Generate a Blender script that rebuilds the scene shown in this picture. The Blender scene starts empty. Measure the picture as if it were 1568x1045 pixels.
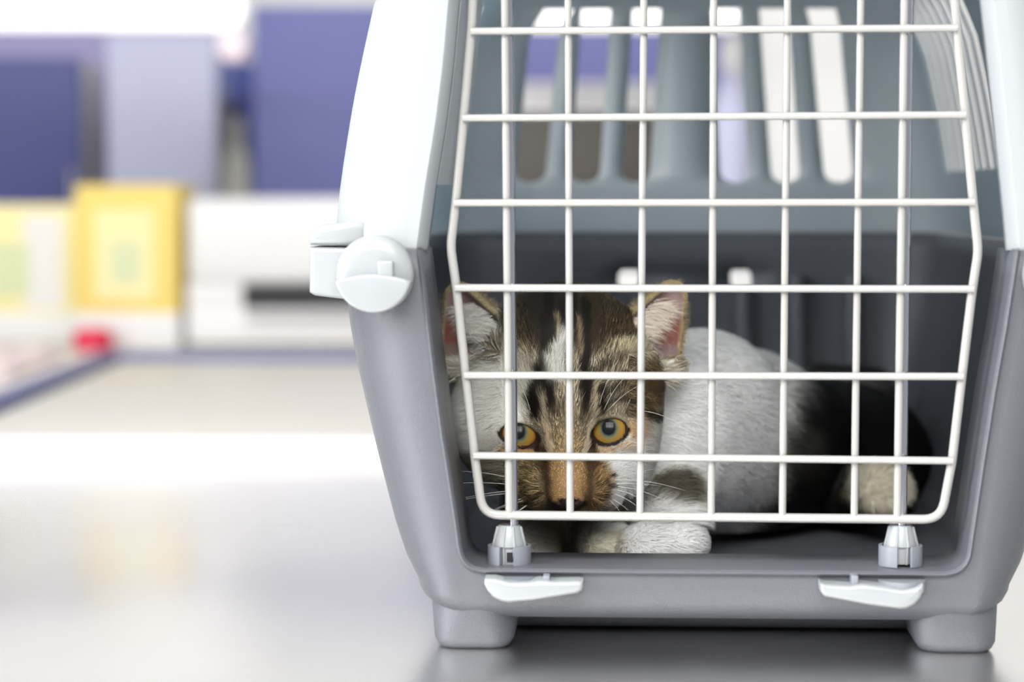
import bpy, bmesh, math, random
import numpy as np
from mathutils import Vector, Matrix
random.seed(7); rng = np.random.default_rng(11)
S = bpy.context.scene
COL = S.collection
PI = math.pi

# ------------------------------------------------------------------ camera
FPX = 3702.2                      # 85 mm on 36 mm, 1568 px wide
HC = 0.191                        # lens height above the steel table
PITCH = math.radians(3.44)
cam = bpy.data.cameras.new('camera'); cam.lens = 85.0; cam.sensor_width = 36.0
cam.dof.use_dof = True; cam.dof.focus_distance = 1.062; cam.dof.aperture_fstop = 5.6
cam.clip_start = .05
co = bpy.data.objects.new('camera', cam); COL.objects.link(co)
co.location = (0, 0, HC); co.rotation_euler = (PI/2 - PITCH, 0, 0)
S.camera = co

# ------------------------------------------------------------------ world, lights, exposure
w = bpy.data.worlds.new('world'); S.world = w; w.use_nodes = True
bg = w.node_tree.nodes['Background']; bg.inputs[0].default_value = (.93, .96, 1.0, 1); bg.inputs[1].default_value = 0.42
def area(name, loc, target, sx, sy, power, colr):
    l = bpy.data.lights.new(name, 'AREA'); l.shape = 'RECTANGLE'; l.size = sx; l.size_y = sy
    l.energy = power; l.color = colr
    o = bpy.data.objects.new(name, l); COL.objects.link(o); o.location = loc
    o.rotation_euler = (Vector(target) - Vector(loc)).to_track_quat('-Z', 'Y').to_euler()
    return o
area('window_light', (-1.45, .40, .72), (.02, 1.0, .15), 1.0, 1.1, 40, (.97, .98, 1))
area('front_fill_light', (-.08, -.62, 1.40), (.05, 1.08, .1), 1.3, 1.0, 50, (1, .985, .96))  # added soft fill from behind the camera, brightens the kitten through the door
area('ceiling_light', (-.1, .9, 2.1), (0, 1.2, 0), 1.6, 1.2, 16, (1, .985, .955))
area('room_light', (.2, 2.1, 2.2), (0, 3.3, 0), 2.4, 1.0, 17, (1, .99, .98))
S.view_settings.view_transform = 'Standard'; S.view_settings.look = 'None'
S.view_settings.exposure = 0.0; S.view_settings.gamma = 1.0; S.view_settings.use_curve_mapping = False

# ------------------------------------------------------------------ helpers
def ray(px, py):
    a = (px-784)/FPX; b = (522.5-py)/FPX
    return Vector((a, math.cos(PITCH)+b*math.sin(PITCH), -math.sin(PITCH)+b*math.cos(PITCH)))
def U(px, py, d):
    r = ray(px, py); t = d/r.y
    return Vector((r.x*t, d, HC + r.z*t))
TH = math.radians(2.7)
OX = (1097-784)/FPX
EX = Vector((math.cos(TH), -math.sin(TH), 0)); EY = Vector((math.sin(TH), math.cos(TH), 0))
O0 = Vector((OX, 1.0, 0))
def L(px, py, yl=0.0):
    """point of the carrier's own frame where the sight line meets its plane y = yl"""
    r = ray(px, py); c = Vector((0, 0, HC)) - O0
    t = (yl - c.dot(EY)) / r.dot(EY)
    p = c + r*t
    return Vector((p.dot(EX), yl, p.z))
def interp(z, pts):
    zs = [p[0] for p in pts]; vs = [p[1] for p in pts]
    return float(np.interp(z, zs, vs))
def lin(c):
    c = np.asarray(c, float)/255.0
    return np.where(c <= .04045, c/12.92, ((c+.055)/1.055)**2.4)
def mat(name, rgb, rough=.5, metal=0, bump=0, bscale=200, var=0, spec=.5, coat=0, emis=None, estr=0, sss=0, trans=0):
    m = bpy.data.materials.new(name); m.use_nodes = True
    nt = m.node_tree; b = nt.nodes['Principled BSDF']
    c = tuple(lin(rgb)) + (1,)
    b.inputs['Base Color'].default_value = c
    b.inputs['Roughness'].default_value = rough; b.inputs['Metallic'].default_value = metal
    b.inputs['Specular IOR Level'].default_value = spec; b.inputs['Coat Weight'].default_value = coat
    if sss: b.inputs['Subsurface Weight'].default_value = sss; b.inputs['Subsurface Scale'].default_value = .01
    if trans: b.inputs['Transmission Weight'].default_value = trans
    if emis: b.inputs['Emission Color'].default_value = tuple(lin(emis))+(1,); b.inputs['Emission Strength'].default_value = estr
    tc = nt.nodes.new('ShaderNodeTexCoord')
    if bump or var:
        n = nt.nodes.new('ShaderNodeTexNoise'); n.inputs['Scale'].default_value = bscale; n.inputs['Detail'].default_value = 4
        nt.links.new(tc.outputs['Object'], n.inputs['Vector'])
        if bump:
            bp = nt.nodes.new('ShaderNodeBump'); bp.inputs['Strength'].default_value = bump; bp.inputs['Distance'].default_value = .001
            nt.links.new(n.outputs['Fac'], bp.inputs['Height']); nt.links.new(bp.outputs['Normal'], b.inputs['Normal'])
        if var:
            mx = nt.nodes.new('ShaderNodeMix'); mx.data_type = 'RGBA'
            mx.inputs[6].default_value = tuple(lin(np.array(rgb)*(1-var)))+(1,); mx.inputs[7].default_value = tuple(lin(np.minimum(255, np.array(rgb)*(1+var))))+(1,)
            nt.links.new(n.outputs['Fac'], mx.inputs[0]); nt.links.new(mx.outputs[2], b.inputs['Base Color'])
    return m
def link(name, me, m=None, parent=None, smooth=True, angle=40):
    o = bpy.data.objects.new(name, me); COL.objects.link(o)
    if m: me.materials.append(m)
    if smooth:
        me.shade_smooth()
        if angle: me.set_sharp_from_angle(angle=math.radians(angle))
    if parent: o.parent = parent
    return o
def obj(name, bm, m, parent=None, smooth=True, angle=40):
    bmesh.ops.recalc_face_normals(bm, faces=bm.faces)
    me = bpy.data.meshes.new(name); bm.to_mesh(me); bm.free()
    return link(name, me, m, parent, smooth, angle)
def empty(name, loc=(0, 0, 0), rz=0, parent=None):
    o = bpy.data.objects.new(name, None); COL.objects.link(o); o.empty_display_size = .05
    o.location = loc; o.rotation_euler = (0, 0, rz)
    if parent: o.parent = parent
    return o
def tag(o, label=None, cat=None, group=None, kind=None):
    if label: o['label'] = label
    if cat: o['category'] = cat
    if group: o['group'] = group
    if kind: o['kind'] = kind
    return o
def bx(bm, x0, x1, y0, y1, z0, z1, bev=0, seg=3):
    b2 = bmesh.new(); bmesh.ops.create_cube(b2, size=1)
    for v in b2.verts: v.co = Vector((x0+(v.co.x+.5)*(x1-x0), y0+(v.co.y+.5)*(y1-y0), z0+(v.co.z+.5)*(z1-z0)))
    if bev: bmesh.ops.bevel(b2, geom=b2.edges[:], offset=bev, segments=seg, affect='EDGES', profile=.5)
    me = bpy.data.meshes.new('t'); b2.to_mesh(me); b2.free(); bm.from_mesh(me); bpy.data.meshes.remove(me)
    return bm
def box(name, m, x0, x1, y0, y1, z0, z1, bev=0, parent=None):
    return obj(name, bx(bmesh.new(), x0, x1, y0, y1, z0, z1, bev), m, parent)
def tube(bm, pts, r, seg=10, cap=True, flat=None):
    """tube through pts, r a number or a list"""
    pts = [Vector(p) for p in pts]; n = len(pts)
    rs = r if hasattr(r, '__len__') else [r]*n
    rings = []; up = None
    for i, p in enumerate(pts):
        if i == 0: t = pts[1]-pts[0]
        elif i == n-1: t = pts[-1]-pts[-2]
        else: t = (pts[i+1]-p).normalized() + (p-pts[i-1]).normalized()
        t.normalize()
        if up is None: up = Vector((0, 1, 0)) if abs(t.y) < .9 else Vector((1, 0, 0))
        a = t.cross(up).normalized(); up2 = a.cross(t).normalized(); up = up2
        rings.append([bm.verts.new(p + a*math.cos(2*PI*k/seg)*rs[i] + up2*math.sin(2*PI*k/seg)*rs[i]) for k in range(seg)])
    for i in range(n-1):
        for k in range(seg):
            bm.faces.new((rings[i][k], rings[i][(k+1) % seg], rings[i+1][(k+1) % seg], rings[i+1][k]))
    if cap: bm.faces.new(rings[0]); bm.faces.new(rings[-1][::-1])
    return bm
def lathe(bm, prof, seg=32, axis='z', c=(0, 0, 0)):
    """prof: list of (radius, height)"""
    c = Vector(c); rings = []
    for r, h in prof:
        ring = []
        for k in range(seg):
            a = 2*PI*k/seg
            v = Vector((r*math.cos(a), r*math.sin(a), h)) if axis == 'z' else Vector((r*math.cos(a), h, r*math.sin(a)))
            ring.append(bm.verts.new(c+v))
        rings.append(ring)
    for i in range(len(rings)-1):
        for k in range(seg): bm.faces.new((rings[i][k], rings[i][(k+1) % seg], rings[i+1][(k+1) % seg], rings[i+1][k]))
    bm.faces.new(rings[0]); bm.faces.new(rings[-1])
    return bm
def prism_y(bm, pts, y0, y1, bev=0, seg=3):
    """outline in (x, z) pushed through from y0 to y1"""
    b2 = bmesh.new()
    vs = [b2.verts.new((p[0], y0, p[1])) for p in pts]; f = b2.faces.new(vs)
    r = bmesh.ops.extrude_face_region(b2, geom=[f])
    for v in r['geom']:
        if isinstance(v, bmesh.types.BMVert): v.co.y = y1
    if bev:
        es = [e for e in b2.edges if abs(e.verts[0].co.y-e.verts[1].co.y) < 1e-6 and abs(e.verts[0].co.y-y0) < 1e-6]
        bmesh.ops.bevel(b2, geom=es, offset=bev, segments=seg, affect='EDGES', profile=.5)
    me = bpy.data.meshes.new('t'); b2.to_mesh(me); b2.free(); bm.from_mesh(me); bpy.data.meshes.remove(me)
    return bm

# ------------------------------------------------------------------ materials
M_WALL = mat('wall_paint', (226, 226, 224), .8, var=.01, bscale=3)
M_FLOOR = mat('vinyl_floor', (196, 192, 186), .5, var=.03, bscale=4)
M_SHELL = mat('white_plastic', (197, 199, 200), .38, bump=.05, bscale=900, sss=0)
_nt = M_SHELL.node_tree; _tr = _nt.nodes.new('ShaderNodeBsdfTranslucent'); _tr.inputs[0].default_value = (.66, .82, .90, 1)
_mx = _nt.nodes.new('ShaderNodeMixShader'); _mx.inputs[0].default_value = .30      # thin white plastic lets some daylight through
_out = [n for n in _nt.nodes if n.type == 'OUTPUT_MATERIAL'][0]
_nt.links.new(_nt.nodes['Principled BSDF'].outputs[0], _mx.inputs[1]); _nt.links.new(_tr.outputs[0], _mx.inputs[2]); _nt.links.new(_mx.outputs[0], _out.inputs[0])
M_CLIP = mat('white_gloss_plastic', (160, 164, 166), .3)
M_TUB = mat('grey_plastic', (97, 99, 106), .34, bump=.35, bscale=1400, var=.03)
M_HUB = mat('grey_hub_plastic', (140, 144, 152), .38)
M_WIRE = mat('white_coated_wire', (174, 173, 170), .28, coat=.4)
M_CHROME = mat('chrome', (215, 215, 222), .12, metal=1)
M_DARK = mat('black_plastic', (24, 24, 26), .5)
M_COUNTER = mat('beige_laminate', (206, 201, 193), .5, var=.02, bscale=6)
M_BLUE = mat('blue_edging', (112, 118, 160), .5)
M_PURPLE = mat('violet_blue_door', (108, 112, 168), .55, var=.03, bscale=3)
M_NAVY = mat('dark_blue_door', (72, 76, 134), .55, var=.05, bscale=4)
M_LILAC = mat('lilac_door', (190, 192, 218), .5, var=.03, bscale=4)
M_WHITE = mat('white_enamel', (222, 221, 219), .4)
M_YEL = mat('yellow_card', (232, 206, 112), .6, var=.04, bscale=12)
M_YELP = mat('pale_yellow_card', (236, 226, 168), .6, var=.03, bscale=12)
M_GREEN = mat('pale_green_print', (206, 214, 170), .6)
M_RED = mat('red_plastic', (214, 20, 70), .4)
M_PINK = mat('pale_pink_cloth', (226, 208, 206), .9, bump=.4, bscale=40)
M_BROWN = mat('dark_brown_plastic', (66, 60, 52), .5)
M_GREY = mat('grey_white_plastic', (205, 203, 204), .5)
M_TUBE = mat('lit_tube', (255, 255, 255), .5, emis=(255, 250, 246), estr=.9)

# brushed steel of the table
M_STEEL = bpy.data.materials.new('brushed_steel'); M_STEEL.use_nodes = True
nt = M_STEEL.node_tree; b = nt.nodes['Principled BSDF']
b.inputs['Metallic'].default_value = 1.0; b.inputs['Base Color'].default_value = (.95, .94, .915, 1)
tc = nt.nodes.new('ShaderNodeTexCoord'); mp = nt.nodes.new('ShaderNodeMapping'); mp.inputs['Scale'].default_value = (6, 260, 1)
mp.inputs['Rotation'].default_value = (0, 0, .02)
n1 = nt.nodes.new('ShaderNodeTexNoise'); n1.inputs['Scale'].default_value = 1; n1.inputs['Detail'].default_value = 6
n2 = nt.nodes.new('ShaderNodeTexNoise'); n2.inputs['Scale'].default_value = 7; n2.inputs['Detail'].default_value = 3
mr = nt.nodes.new('ShaderNodeMapRange'); mr.inputs[3].default_value = .20; mr.inputs[4].default_value = .30
bp = nt.nodes.new('ShaderNodeBump'); bp.inputs['Strength'].default_value = .02; bp.inputs['Distance'].default_value = .0006
nt.links.new(tc.outputs['Object'], mp.inputs[0]); nt.links.new(mp.outputs[0], n1.inputs['Vector']); nt.links.new(tc.outputs['Object'], n2.inputs['Vector'])
nt.links.new(n2.outputs['Fac'], mr.inputs[0]); nt.links.new(mr.outputs[0], b.inputs['Roughness'])
nt.links.new(n1.outputs['Fac'], bp.inputs['Height']); nt.links.new(bp.outputs[0], b.inputs['Normal'])

# ------------------------------------------------------------------ the setting
for nm, a in (('floor', (-4, 4, -.5, 3.9, -.93, -.90)), ('wall_back', (-4, 4, 3.8, 3.9, -.9, 2.4))):
    o = box(nm, M_WALL if 'wall' in nm else M_FLOOR, *a); tag(o, kind='structure')
tag(box('baseboard_back', M_WHITE, -4, 4, 3.785, 3.8, -.9, -.8), kind='structure')

# the steel table
tb = empty('examination_table', (0, 0, -.9))
tag(tb, 'brushed stainless steel examination table that the pet carrier stands on', 'table')
def tbx(name, m, *a, bev=0): return box(name, m, *a[:4], a[4]+.9, a[5]+.9, bev=bev, parent=tb)
TX0, TX1, TY0, TY1 = -1.0, 1.0, .45, 1.73
tbx('tabletop', M_STEEL, TX0, TX1, TY0, TY1, -.03, 0, bev=.002)
tbx('raised_edge', M_GREY, TX0, TX1, TY1, TY1+.02, -.035, .018, bev=.006)
for lx in (TX0+.1, TX1-.1):
    for ly in (TY0+.08, TY1-.08):
        bm = bmesh.new(); tube(bm, [(lx, ly, 0), (lx, ly, .87)], .02, 16); obj('leg', bm, M_STEEL, tb)
bm = bmesh.new()
for lx in (TX0+.1, TX1-.1): tube(bm, [(lx, TY0+.08, .2), (lx, TY1-.08, .2)], .012, 12)
tube(bm, [(TX0+.1, 1.1, .2), (TX1-.1, 1.1, .2)], .012, 12); obj('stretcher', bm, M_STEEL, tb)

# beige side table between the steel table and the blue-edged counter
t2 = empty('side_table', (.3, 2.4, -.9)); tag(t2, 'beige topped side table behind the steel table', 'table')
def at(parent, name, m, x0, x1, y0, y1, z0, z1, bev=0):
    l = parent.location
    return box(name, m, x0-l.x, x1-l.x, y0-l.y, y1-l.y, z0-l.z, z1-l.z, bev, parent)
at(t2, 'tabletop', M_COUNTER, -.475, 1.2, 1.85, 2.93, -.045, -.01, .004)
for lx in (-.44, 1.15):
    for ly in (1.9, 2.88): at(t2, 'leg', M_GREY, lx-.02, lx+.02, ly-.02, ly+.02, -.9, -.045)

# L-shaped counter with a blue edging
ct = empty('corner_counter', (0, 3.3, -.9)); tag(ct, 'pale L-shaped counter with blue edging along the back wall', 'counter')
at(ct, 'worktop', M_COUNTER, -1.9, 1.9, 2.97, 3.79, -.03, 0, .003)
at(ct, 'worktop', mat('pinkish_laminate', (226, 218, 214), .5), -1.9, -.505, 1.9, 2.97, -.03, 0, .003)
at(ct, 'blue_edging', M_BLUE, -.50, 1.9, 2.95, 2.97, -.022, 0, .003)
at(ct, 'blue_edging', M_BLUE, -.505, -.485, 1.9, 2.955, -.03, 0, .003)
at(ct, 'cabinet_body', M_WHITE, -1.88, 1.88, 3.02, 3.79, -.9, -.03)
at(ct, 'cabinet_body', M_WHITE, -1.88, -.55, 1.95, 3.02, -.9, -.03)
for k in range(6):
    d = at(ct, 'door', M_LILAC, -.5+k*.39, -.13+k*.39, 3.0, 3.02, -.82, -.08, .003)

def pbox(name, m, px0, px1, py0, py1, d, thick, bev=0, parent=None, z0=None):
    """box whose face toward the lens covers those photo pixels at distance d"""
    a = U(px0, py0, d); c = U(px1, py1, d)
    zb = z0 if z0 is not None else c.z
    bm = bx(bmesh.new(), a.x, c.x, d, d+thick, zb, a.z, bev)
    if parent:
        bm.transform(Matrix.Translation(-parent.location))
    return obj(name, bm, m, parent)

# wall cabinets (their doors hang behind the counter)
cabs = [(-260, 126, 88, 330, M_NAVY, 'dark blue wall cabinet at the far left'),
        (162, 332, 52, 330, M_LILAC, 'pale lilac wall cabinet beside the dark blue one'),
        (386, 700, 8, 330, M_PURPLE, 'violet blue wall cabinet beside the upright of the lamp'),
        (704, 1150, 8, 330, M_PURPLE, 'violet blue wall cabinet seen through the rear slots of the carrier')]
for x0, x1, y0, y1, m, lab in cabs:
    a = U((x0+x1)/2, y1, 3.5); e = empty('wall_cabinet', (a.x, 3.5, a.z)); tag(e, lab, 'cabinet')
    pbox('body', M_WHITE, x0+2, x1-2, y0+3, y1-2, 3.52, .27, .002, e)
    pbox('door', m, x0, x1, y0, y1, 3.50, .018, .003, e)
    k = (x1-14)
    pbox('handle', M_GREY, k-5, k, y1-70, y1-20, 3.485, .015, .003, e)
o = pbox('wall_panel', mat('blue_panel', (84, 100, 176), .6), 322, 398, 96, 335, 3.77, .02, .002); tag(o, 'blue panel on the wall behind the tall cream bottle', 'panel')
# grey wall stile between the first two cabinets and a lilac strip above
o = pbox('wall_panel', mat('mauve_panel', (150, 144, 184), .6), -300, 330, 44, 340, 3.68, .02, .002); tag(o, 'mauve panel on the wall behind the left cabinets', 'panel')

# strip lamps
def lamp(px0, px1, lab, joint=None):
    d = 2.85; a = U(px0, 14, d); c = U(px1, 14, d)
    e = empty('strip_lamp', ((a.x+c.x)/2, d, a.z)); tag(e, lab, 'lamp')
    r = .0245; bm = bmesh.new(); n = 8
    pts = []; rs = []
    for k in range(n+1):
        t = k/n*PI/2; pts.append((a.x+r*(1-math.sin(t))-a.x+a.x, d, a.z)); rs.append(max(.001, r*math.cos(t)))
    pts = pts[::-1]; rs = rs[::-1]
    p2 = [(c.x-r+r*math.sin(k/n*PI/2), d, a.z) for k in range(n+1)]; r2 = [max(.001, r*math.cos(k/n*PI/2)) for k in range(n+1)]
    pts = [(a.x+r-r*math.sin(PI/2*(1-k/n)), d, a.z) for k in range(n+1)]; rs = [max(.001, r*math.cos(PI/2*(1-k/n))) for k in range(n+1)]
    tube(bm, pts+p2, rs+r2, 20); bm.transform(Matrix.Translation(-e.location)); obj('tube', bm, M_TUBE, e)
    at(e, 'housing', M_WHITE, a.x+.01, c.x-.01, d-.02, d+.03, a.z+.018, a.z+.05, .006)
    return e, a, c
e1, a1, c1 = lamp(-250, 375, 'glowing white strip lamp with rounded end at the upper left')
j = U(358, 72, 2.87); bm = bmesh.new(); lathe(bm, [(.006, -.02), (.017, -.018), (.020, 0), (.017, .018), (.006, .02)], 24, 'y', j)
bm.transform(Matrix.Translation(-e1.location)); obj('joint', bm, mat('pinkish_plastic', (222, 205, 214), .4), e1)
p1 = U(352, 95, 2.9); p2_ = U(330, 200, 2.9); p3 = U(325, 300, 2.9); p4 = Vector((p3.x, 2.98, 0.0))
bm = bmesh.new(); tube(bm, [p1, U(348, 125, 3.0), U(352, 145, 3.25), U(358, 148, 3.5), U(358, 148, 3.765)], .010, 14)
bm.transform(Matrix.Translation(-e1.location)); obj('arm', bm, mat('blue_arm', (84, 100, 178), .4), e1)
e2, a2, c2 = lamp(775, 1142, 'glowing white strip lamp seen through the rear slots of the carrier')
e2b = U(960, 0, 2.85)
for px in (800, 1120):
    q = U(px, -10, 2.85); bm = bmesh.new(); tube(bm, [(q.x, 2.85, q.z+.04), (q.x, 2.85, q.z+.3), (q.x, 3.6, q.z+.34), (q.x, 3.8, q.z+.34)], .006, 10)
    bm.transform(Matrix.Translation(-e2.location)); obj('bracket', bm, M_GREY, e2)
for px in (-100, 250):
    q = U(px, -10, 2.85); bm = bmesh.new(); tube(bm, [(q.x, 2.85, q.z+.04), (q.x, 2.85, q.z+.3), (q.x, 3.6, q.z+.34), (q.x, 3.8, q.z+.34)], .006, 10)
    bm.transform(Matrix.Translation(-e1.location)); obj('bracket', bm, M_GREY, e1)

# standing things on the counter
def bottle(px, py0, py1, wpx, d, m, capm, lab):
    a = U(px, py0, d); s = d/FPX; r = wpx/2*s; h = a.z
    e = empty('bottle', (a.x, d, 0)); tag(e, lab, 'bottle')
    bm = bmesh.new(); lathe(bm, [(r*.9, 0), (r, .004), (r, h*.72), (r*.85, h*.8), (r*.4, h*.88), (r*.4, h*.9)], 28); obj('body', bm, m, e)
    bm = bmesh.new(); lathe(bm, [(r*.5, h*.9), (r*.5, h*.995), (r*.3, h)], 20); obj('cap', bm, capm, e)
bottle(362, 178, 520, 44, 3.62, mat('cream_plastic', (226, 226, 218), .4), M_WHITE, 'tall cream bottle beside the blue lamp arm')
bottle(1118, 60, 520, 60, 3.1, M_LILAC, M_WHITE, 'tall lilac bottle seen through a rear slot of the carrier')

# yellow cartons
def carton(px0, px1, py0, d, depth, rz, m, lab, label_rect, print_rect, lm):
    a = U(px0, py0, d); c = U(px1, py0, d); wd = c.x-a.x; h = a.z
    e = empty('carton', ((a.x+c.x)/2, d+depth/2, 0), rz); tag(e, lab, 'box')
    box('carton_body', m, -wd/2, wd/2, -depth/2, depth/2, 0, h, .006, e)
    x0, x1, z0, z1 = label_rect; box('label', lm, -wd/2+wd*x0, -wd/2+wd*x1, -depth/2-.001, -depth/2+.001, h*z0, h*z1, 0, e)
    x0, x1, z0, z1 = print_rect; box('print', M_GREEN, -wd/2+wd*x0, -wd/2+wd*x1, -depth/2-.002, -depth/2, h*z0, h*z1, 0, e)
    box('base_band', M_WHITE, -wd/2-.001, wd/2+.001, -depth/2-.0015, depth/2+.001, 0.001, h*.22, .001, e)
    return e
carton(-30, 118, 313, 3.12, .10, 0, M_YELP, 'pale yellow carton at the far left of the counter', (.45, .85, .25, .92), (.12, .5, .35, .72), M_WHITE)
carton(118, 278, 283, 3.02, .11, math.radians(-6), M_YEL, 'deep yellow carton with pale green print beside the white machine', (.2, .78, .3, .85), (.36, .66, .4, .66), M_YELP)
# red cap
a = U(142, 508, 2.985); e = empty('red_lid', (a.x, 2.985, 0.0)); tag(e, 'small bright red lid in front of the deep yellow carton', 'lid')
bm = bmesh.new(); lathe(bm, [(.020, 0), (.024, .002), (.024, .020), (.021, .026), (.010, .028)], 28); obj('lid_body', bm, M_RED, e)
# white machine
a = U(284, 303, 3.02); c = U(640, 303, 3.02)
e = empty('white_machine', ((a.x+c.x)/2, 3.15, 0)); tag(e, 'white benchtop machine with a dark paper slot on the counter', 'machine')
h = a.z; wd = c.x-a.x
box('housing', M_WHITE, -wd/2, wd/2, -.13, .13, .080, h, .012, e)
box('housing_base', M_WHITE, -wd/2, wd/2, -.13, .13, .004, .050, .006, e)
box('slot_back', M_WHITE, -wd/2, -wd/2+.07, -.125, .12, .048, .082, .002, e)
box('paper_slot', M_DARK, -wd/2+.06, wd/2-.01, -.118, .12, .050, .080, 0, e)
box('paper_tray', M_GREY, -wd/2+.075, wd/2-.05, -.15, -.10, .042, .050, .002, e)
# pale pink cloth on the left counter
a = U(40, 545, 2.75); bm = bmesh.new(); bmesh.ops.create_grid(bm, x_segments=40, y_segments=30, size=1)
for v in bm.verts:
    x, y = v.co.x, v.co.y
    r = max(abs(x), abs(y))
    v.co = Vector((x*.075, y*.16, .004+.018*(1-r**4)*(1+.35*math.sin(5*x+2*y)*math.cos(4*y))))
o = obj('folded_cloth', bm, M_PINK); o.location = (a.x-.045, 2.66, 0); tag(o, 'pale pink folded cloth on the left arm of the counter', 'cloth')
sm = o.modifiers.new('solid', 'SOLIDIFY'); sm.thickness = .003
# things seen only through the carrier's rear slots
o = empty('monitor', (U(900, 300, 3.1).x, 3.15, 0)); tag(o, 'dark brown screen standing on the counter behind the carrier', 'monitor')
ta = U(785, 172, 3.1); tc_ = U(1035, 172, 3.1); wd = tc_.x-ta.x
box('screen', M_BROWN, -wd/2, wd/2, 0, .02, .09, ta.z, .004, o)
box('stand', M_BROWN, -.02, .02, .02, .035, .008, .2, .002, o); box('foot', M_BROWN, -.08, .08, -.03, .08, 0, .01, .003, o)
e = empty('storage_box', (U(900, 300, 3.1).x, 3.30, 0)); tag(e, 'grey white storage box standing behind the dark screen', 'box')
box('box_body', M_GREY, -.115, .125, -.06, .06, 0, U(900, 138, 3.24).z, .004, e)
box('box_lid', M_GREY, -.118, .128, -.063, .063, U(900, 138, 3.24).z, U(900, 126, 3.24).z, .004, e)
a = U(1150, 0, 3.1); e = empty('refrigerator', (a.x+.36, 3.30, 0)); tag(e, 'white upright refrigerator standing on the counter behind the carrier', 'refrigerator')
box('body', M_WHITE, -.36, .36, -.14, .2, 0, .62, .01, e); box('door', M_WHITE, -.358, .358, -.17, -.143, .01, .615, .01, e)
box('handle', M_GREY, .25, .27, -.20, -.17, .2, .45, .004, e)
e = empty('white_tray', (U(1040, 400, 3.0).x, 3.04, 0)); tag(e, 'low white tray on the counter behind the carrier', 'tray')
box('tray_body', M_WHITE, -.17, .12, -.04, .02, 0, .10, .006, e)

# ------------------------------------------------------------------ pet carrier
CR = empty('pet_carrier', O0, -TH)
tag(CR, 'grey and white plastic pet carrier with a white wire door, kitten inside', 'pet carrier')

def zat(py, yl=0.0): return L(1097, py, yl).z
Z_SEAM = zat(383)
tub_sil = [(527, 450), (533, 500), (542, 550), (553, 600), (565, 650), (577, 700), (590, 750), (603, 800), (620, 850), (640, 888), (664, 915), (700, 938)]
tub_W = sorted([(L(x, y, .03).z, -L(x, y, .03).x) for x, y in tub_sil]); tub_W.append((Z_SEAM+.01, tub_W[-1][1]+.001))
top_sil = [(516, 370), (517, 345), (523, 290), (530, 240), (538, 190), (546, 145), (556, 95), (566, 50), (577, 0)]
top_W = sorted([(L(x, y, .03).z, -L(x, y, .03).x) for x, y in top_sil])
z0 = top_W[-1][0]; w0 = top_W[-1][1]
top_W += [(z0+.02, w0-.009), (z0+.04, w0-.023), (z0+.055, w0-.041), (z0+.064, w0-.068), (z0+.068, w0-.10)]
Z_TOP = z0+.068
openL = [(637, 378), (641, 405), (648, 466), (659, 560), (673, 664), (688, 760), (697, 820), (700, 845)]
openR = [(1562, 381), (1556, 420), (1543, 505), (1528, 588), (1509, 710), (1492, 825), (1489, 845)]
def prof(lst): return sorted([(L(x, y, 0).z, L(x, y, 0).x) for x, y in lst])
oL = prof(openL); oR = prof(openR)
uL = prof([(686, 0), (678, 96), (666, 190), (650, 287), (637, 383)]); uR = prof([(1522, 0), (1533, 96), (1543, 190), (1553, 287), (1562, 383)])
Z_OB = L(1097, 881, 0).z          # bottom of the opening
CRAD = .011
Z_BOT = zat(953)
LEN = .46
def xo_low(z, s):
    x = interp(max(z, Z_OB), oL if s < 0 else oR)
    k = z - Z_OB
    if k < CRAD:
        t = max(0, k)/CRAD
        x -= s*CRAD*(1-math.sqrt(max(0, 1-(1-t)**2)))
    return x
def xo_up(z, s):
    x = interp(z, uL if s < 0 else uR)
    zt = uL[-1][0]
    if z > zt: x = (uL if s < 0 else uR)[-1][1] - s*(z-zt)*.22
    return x
Z_OT = z0+.030                     # top of the opening, above the picture
slots = []
for (xa, ya, xb, yb, ww) in ((837, 20, 814, 260, 44), (913, 20, 897, 260, 44), (990, 20, 974, 260, 42), (1110, 20, 1124, 260, 42), (1183, 20, 1202, 260, 43), (1259, 20, 1283, 260, 44)):
    p = L(xa, ya, LEN); q = L(xb, yb, LEN); slots.append((p.x, p.z, q.x, q.z, ww*(1+LEN)/FPX/2))
def slot_x(i, z):
    x0, z0_, x1, z1, hw = slots[i]
    return x0 + (x1-x0)*(z-z0_)/(z1-z0_)
NF0, NF1, NC = 16, 8, 7
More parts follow.
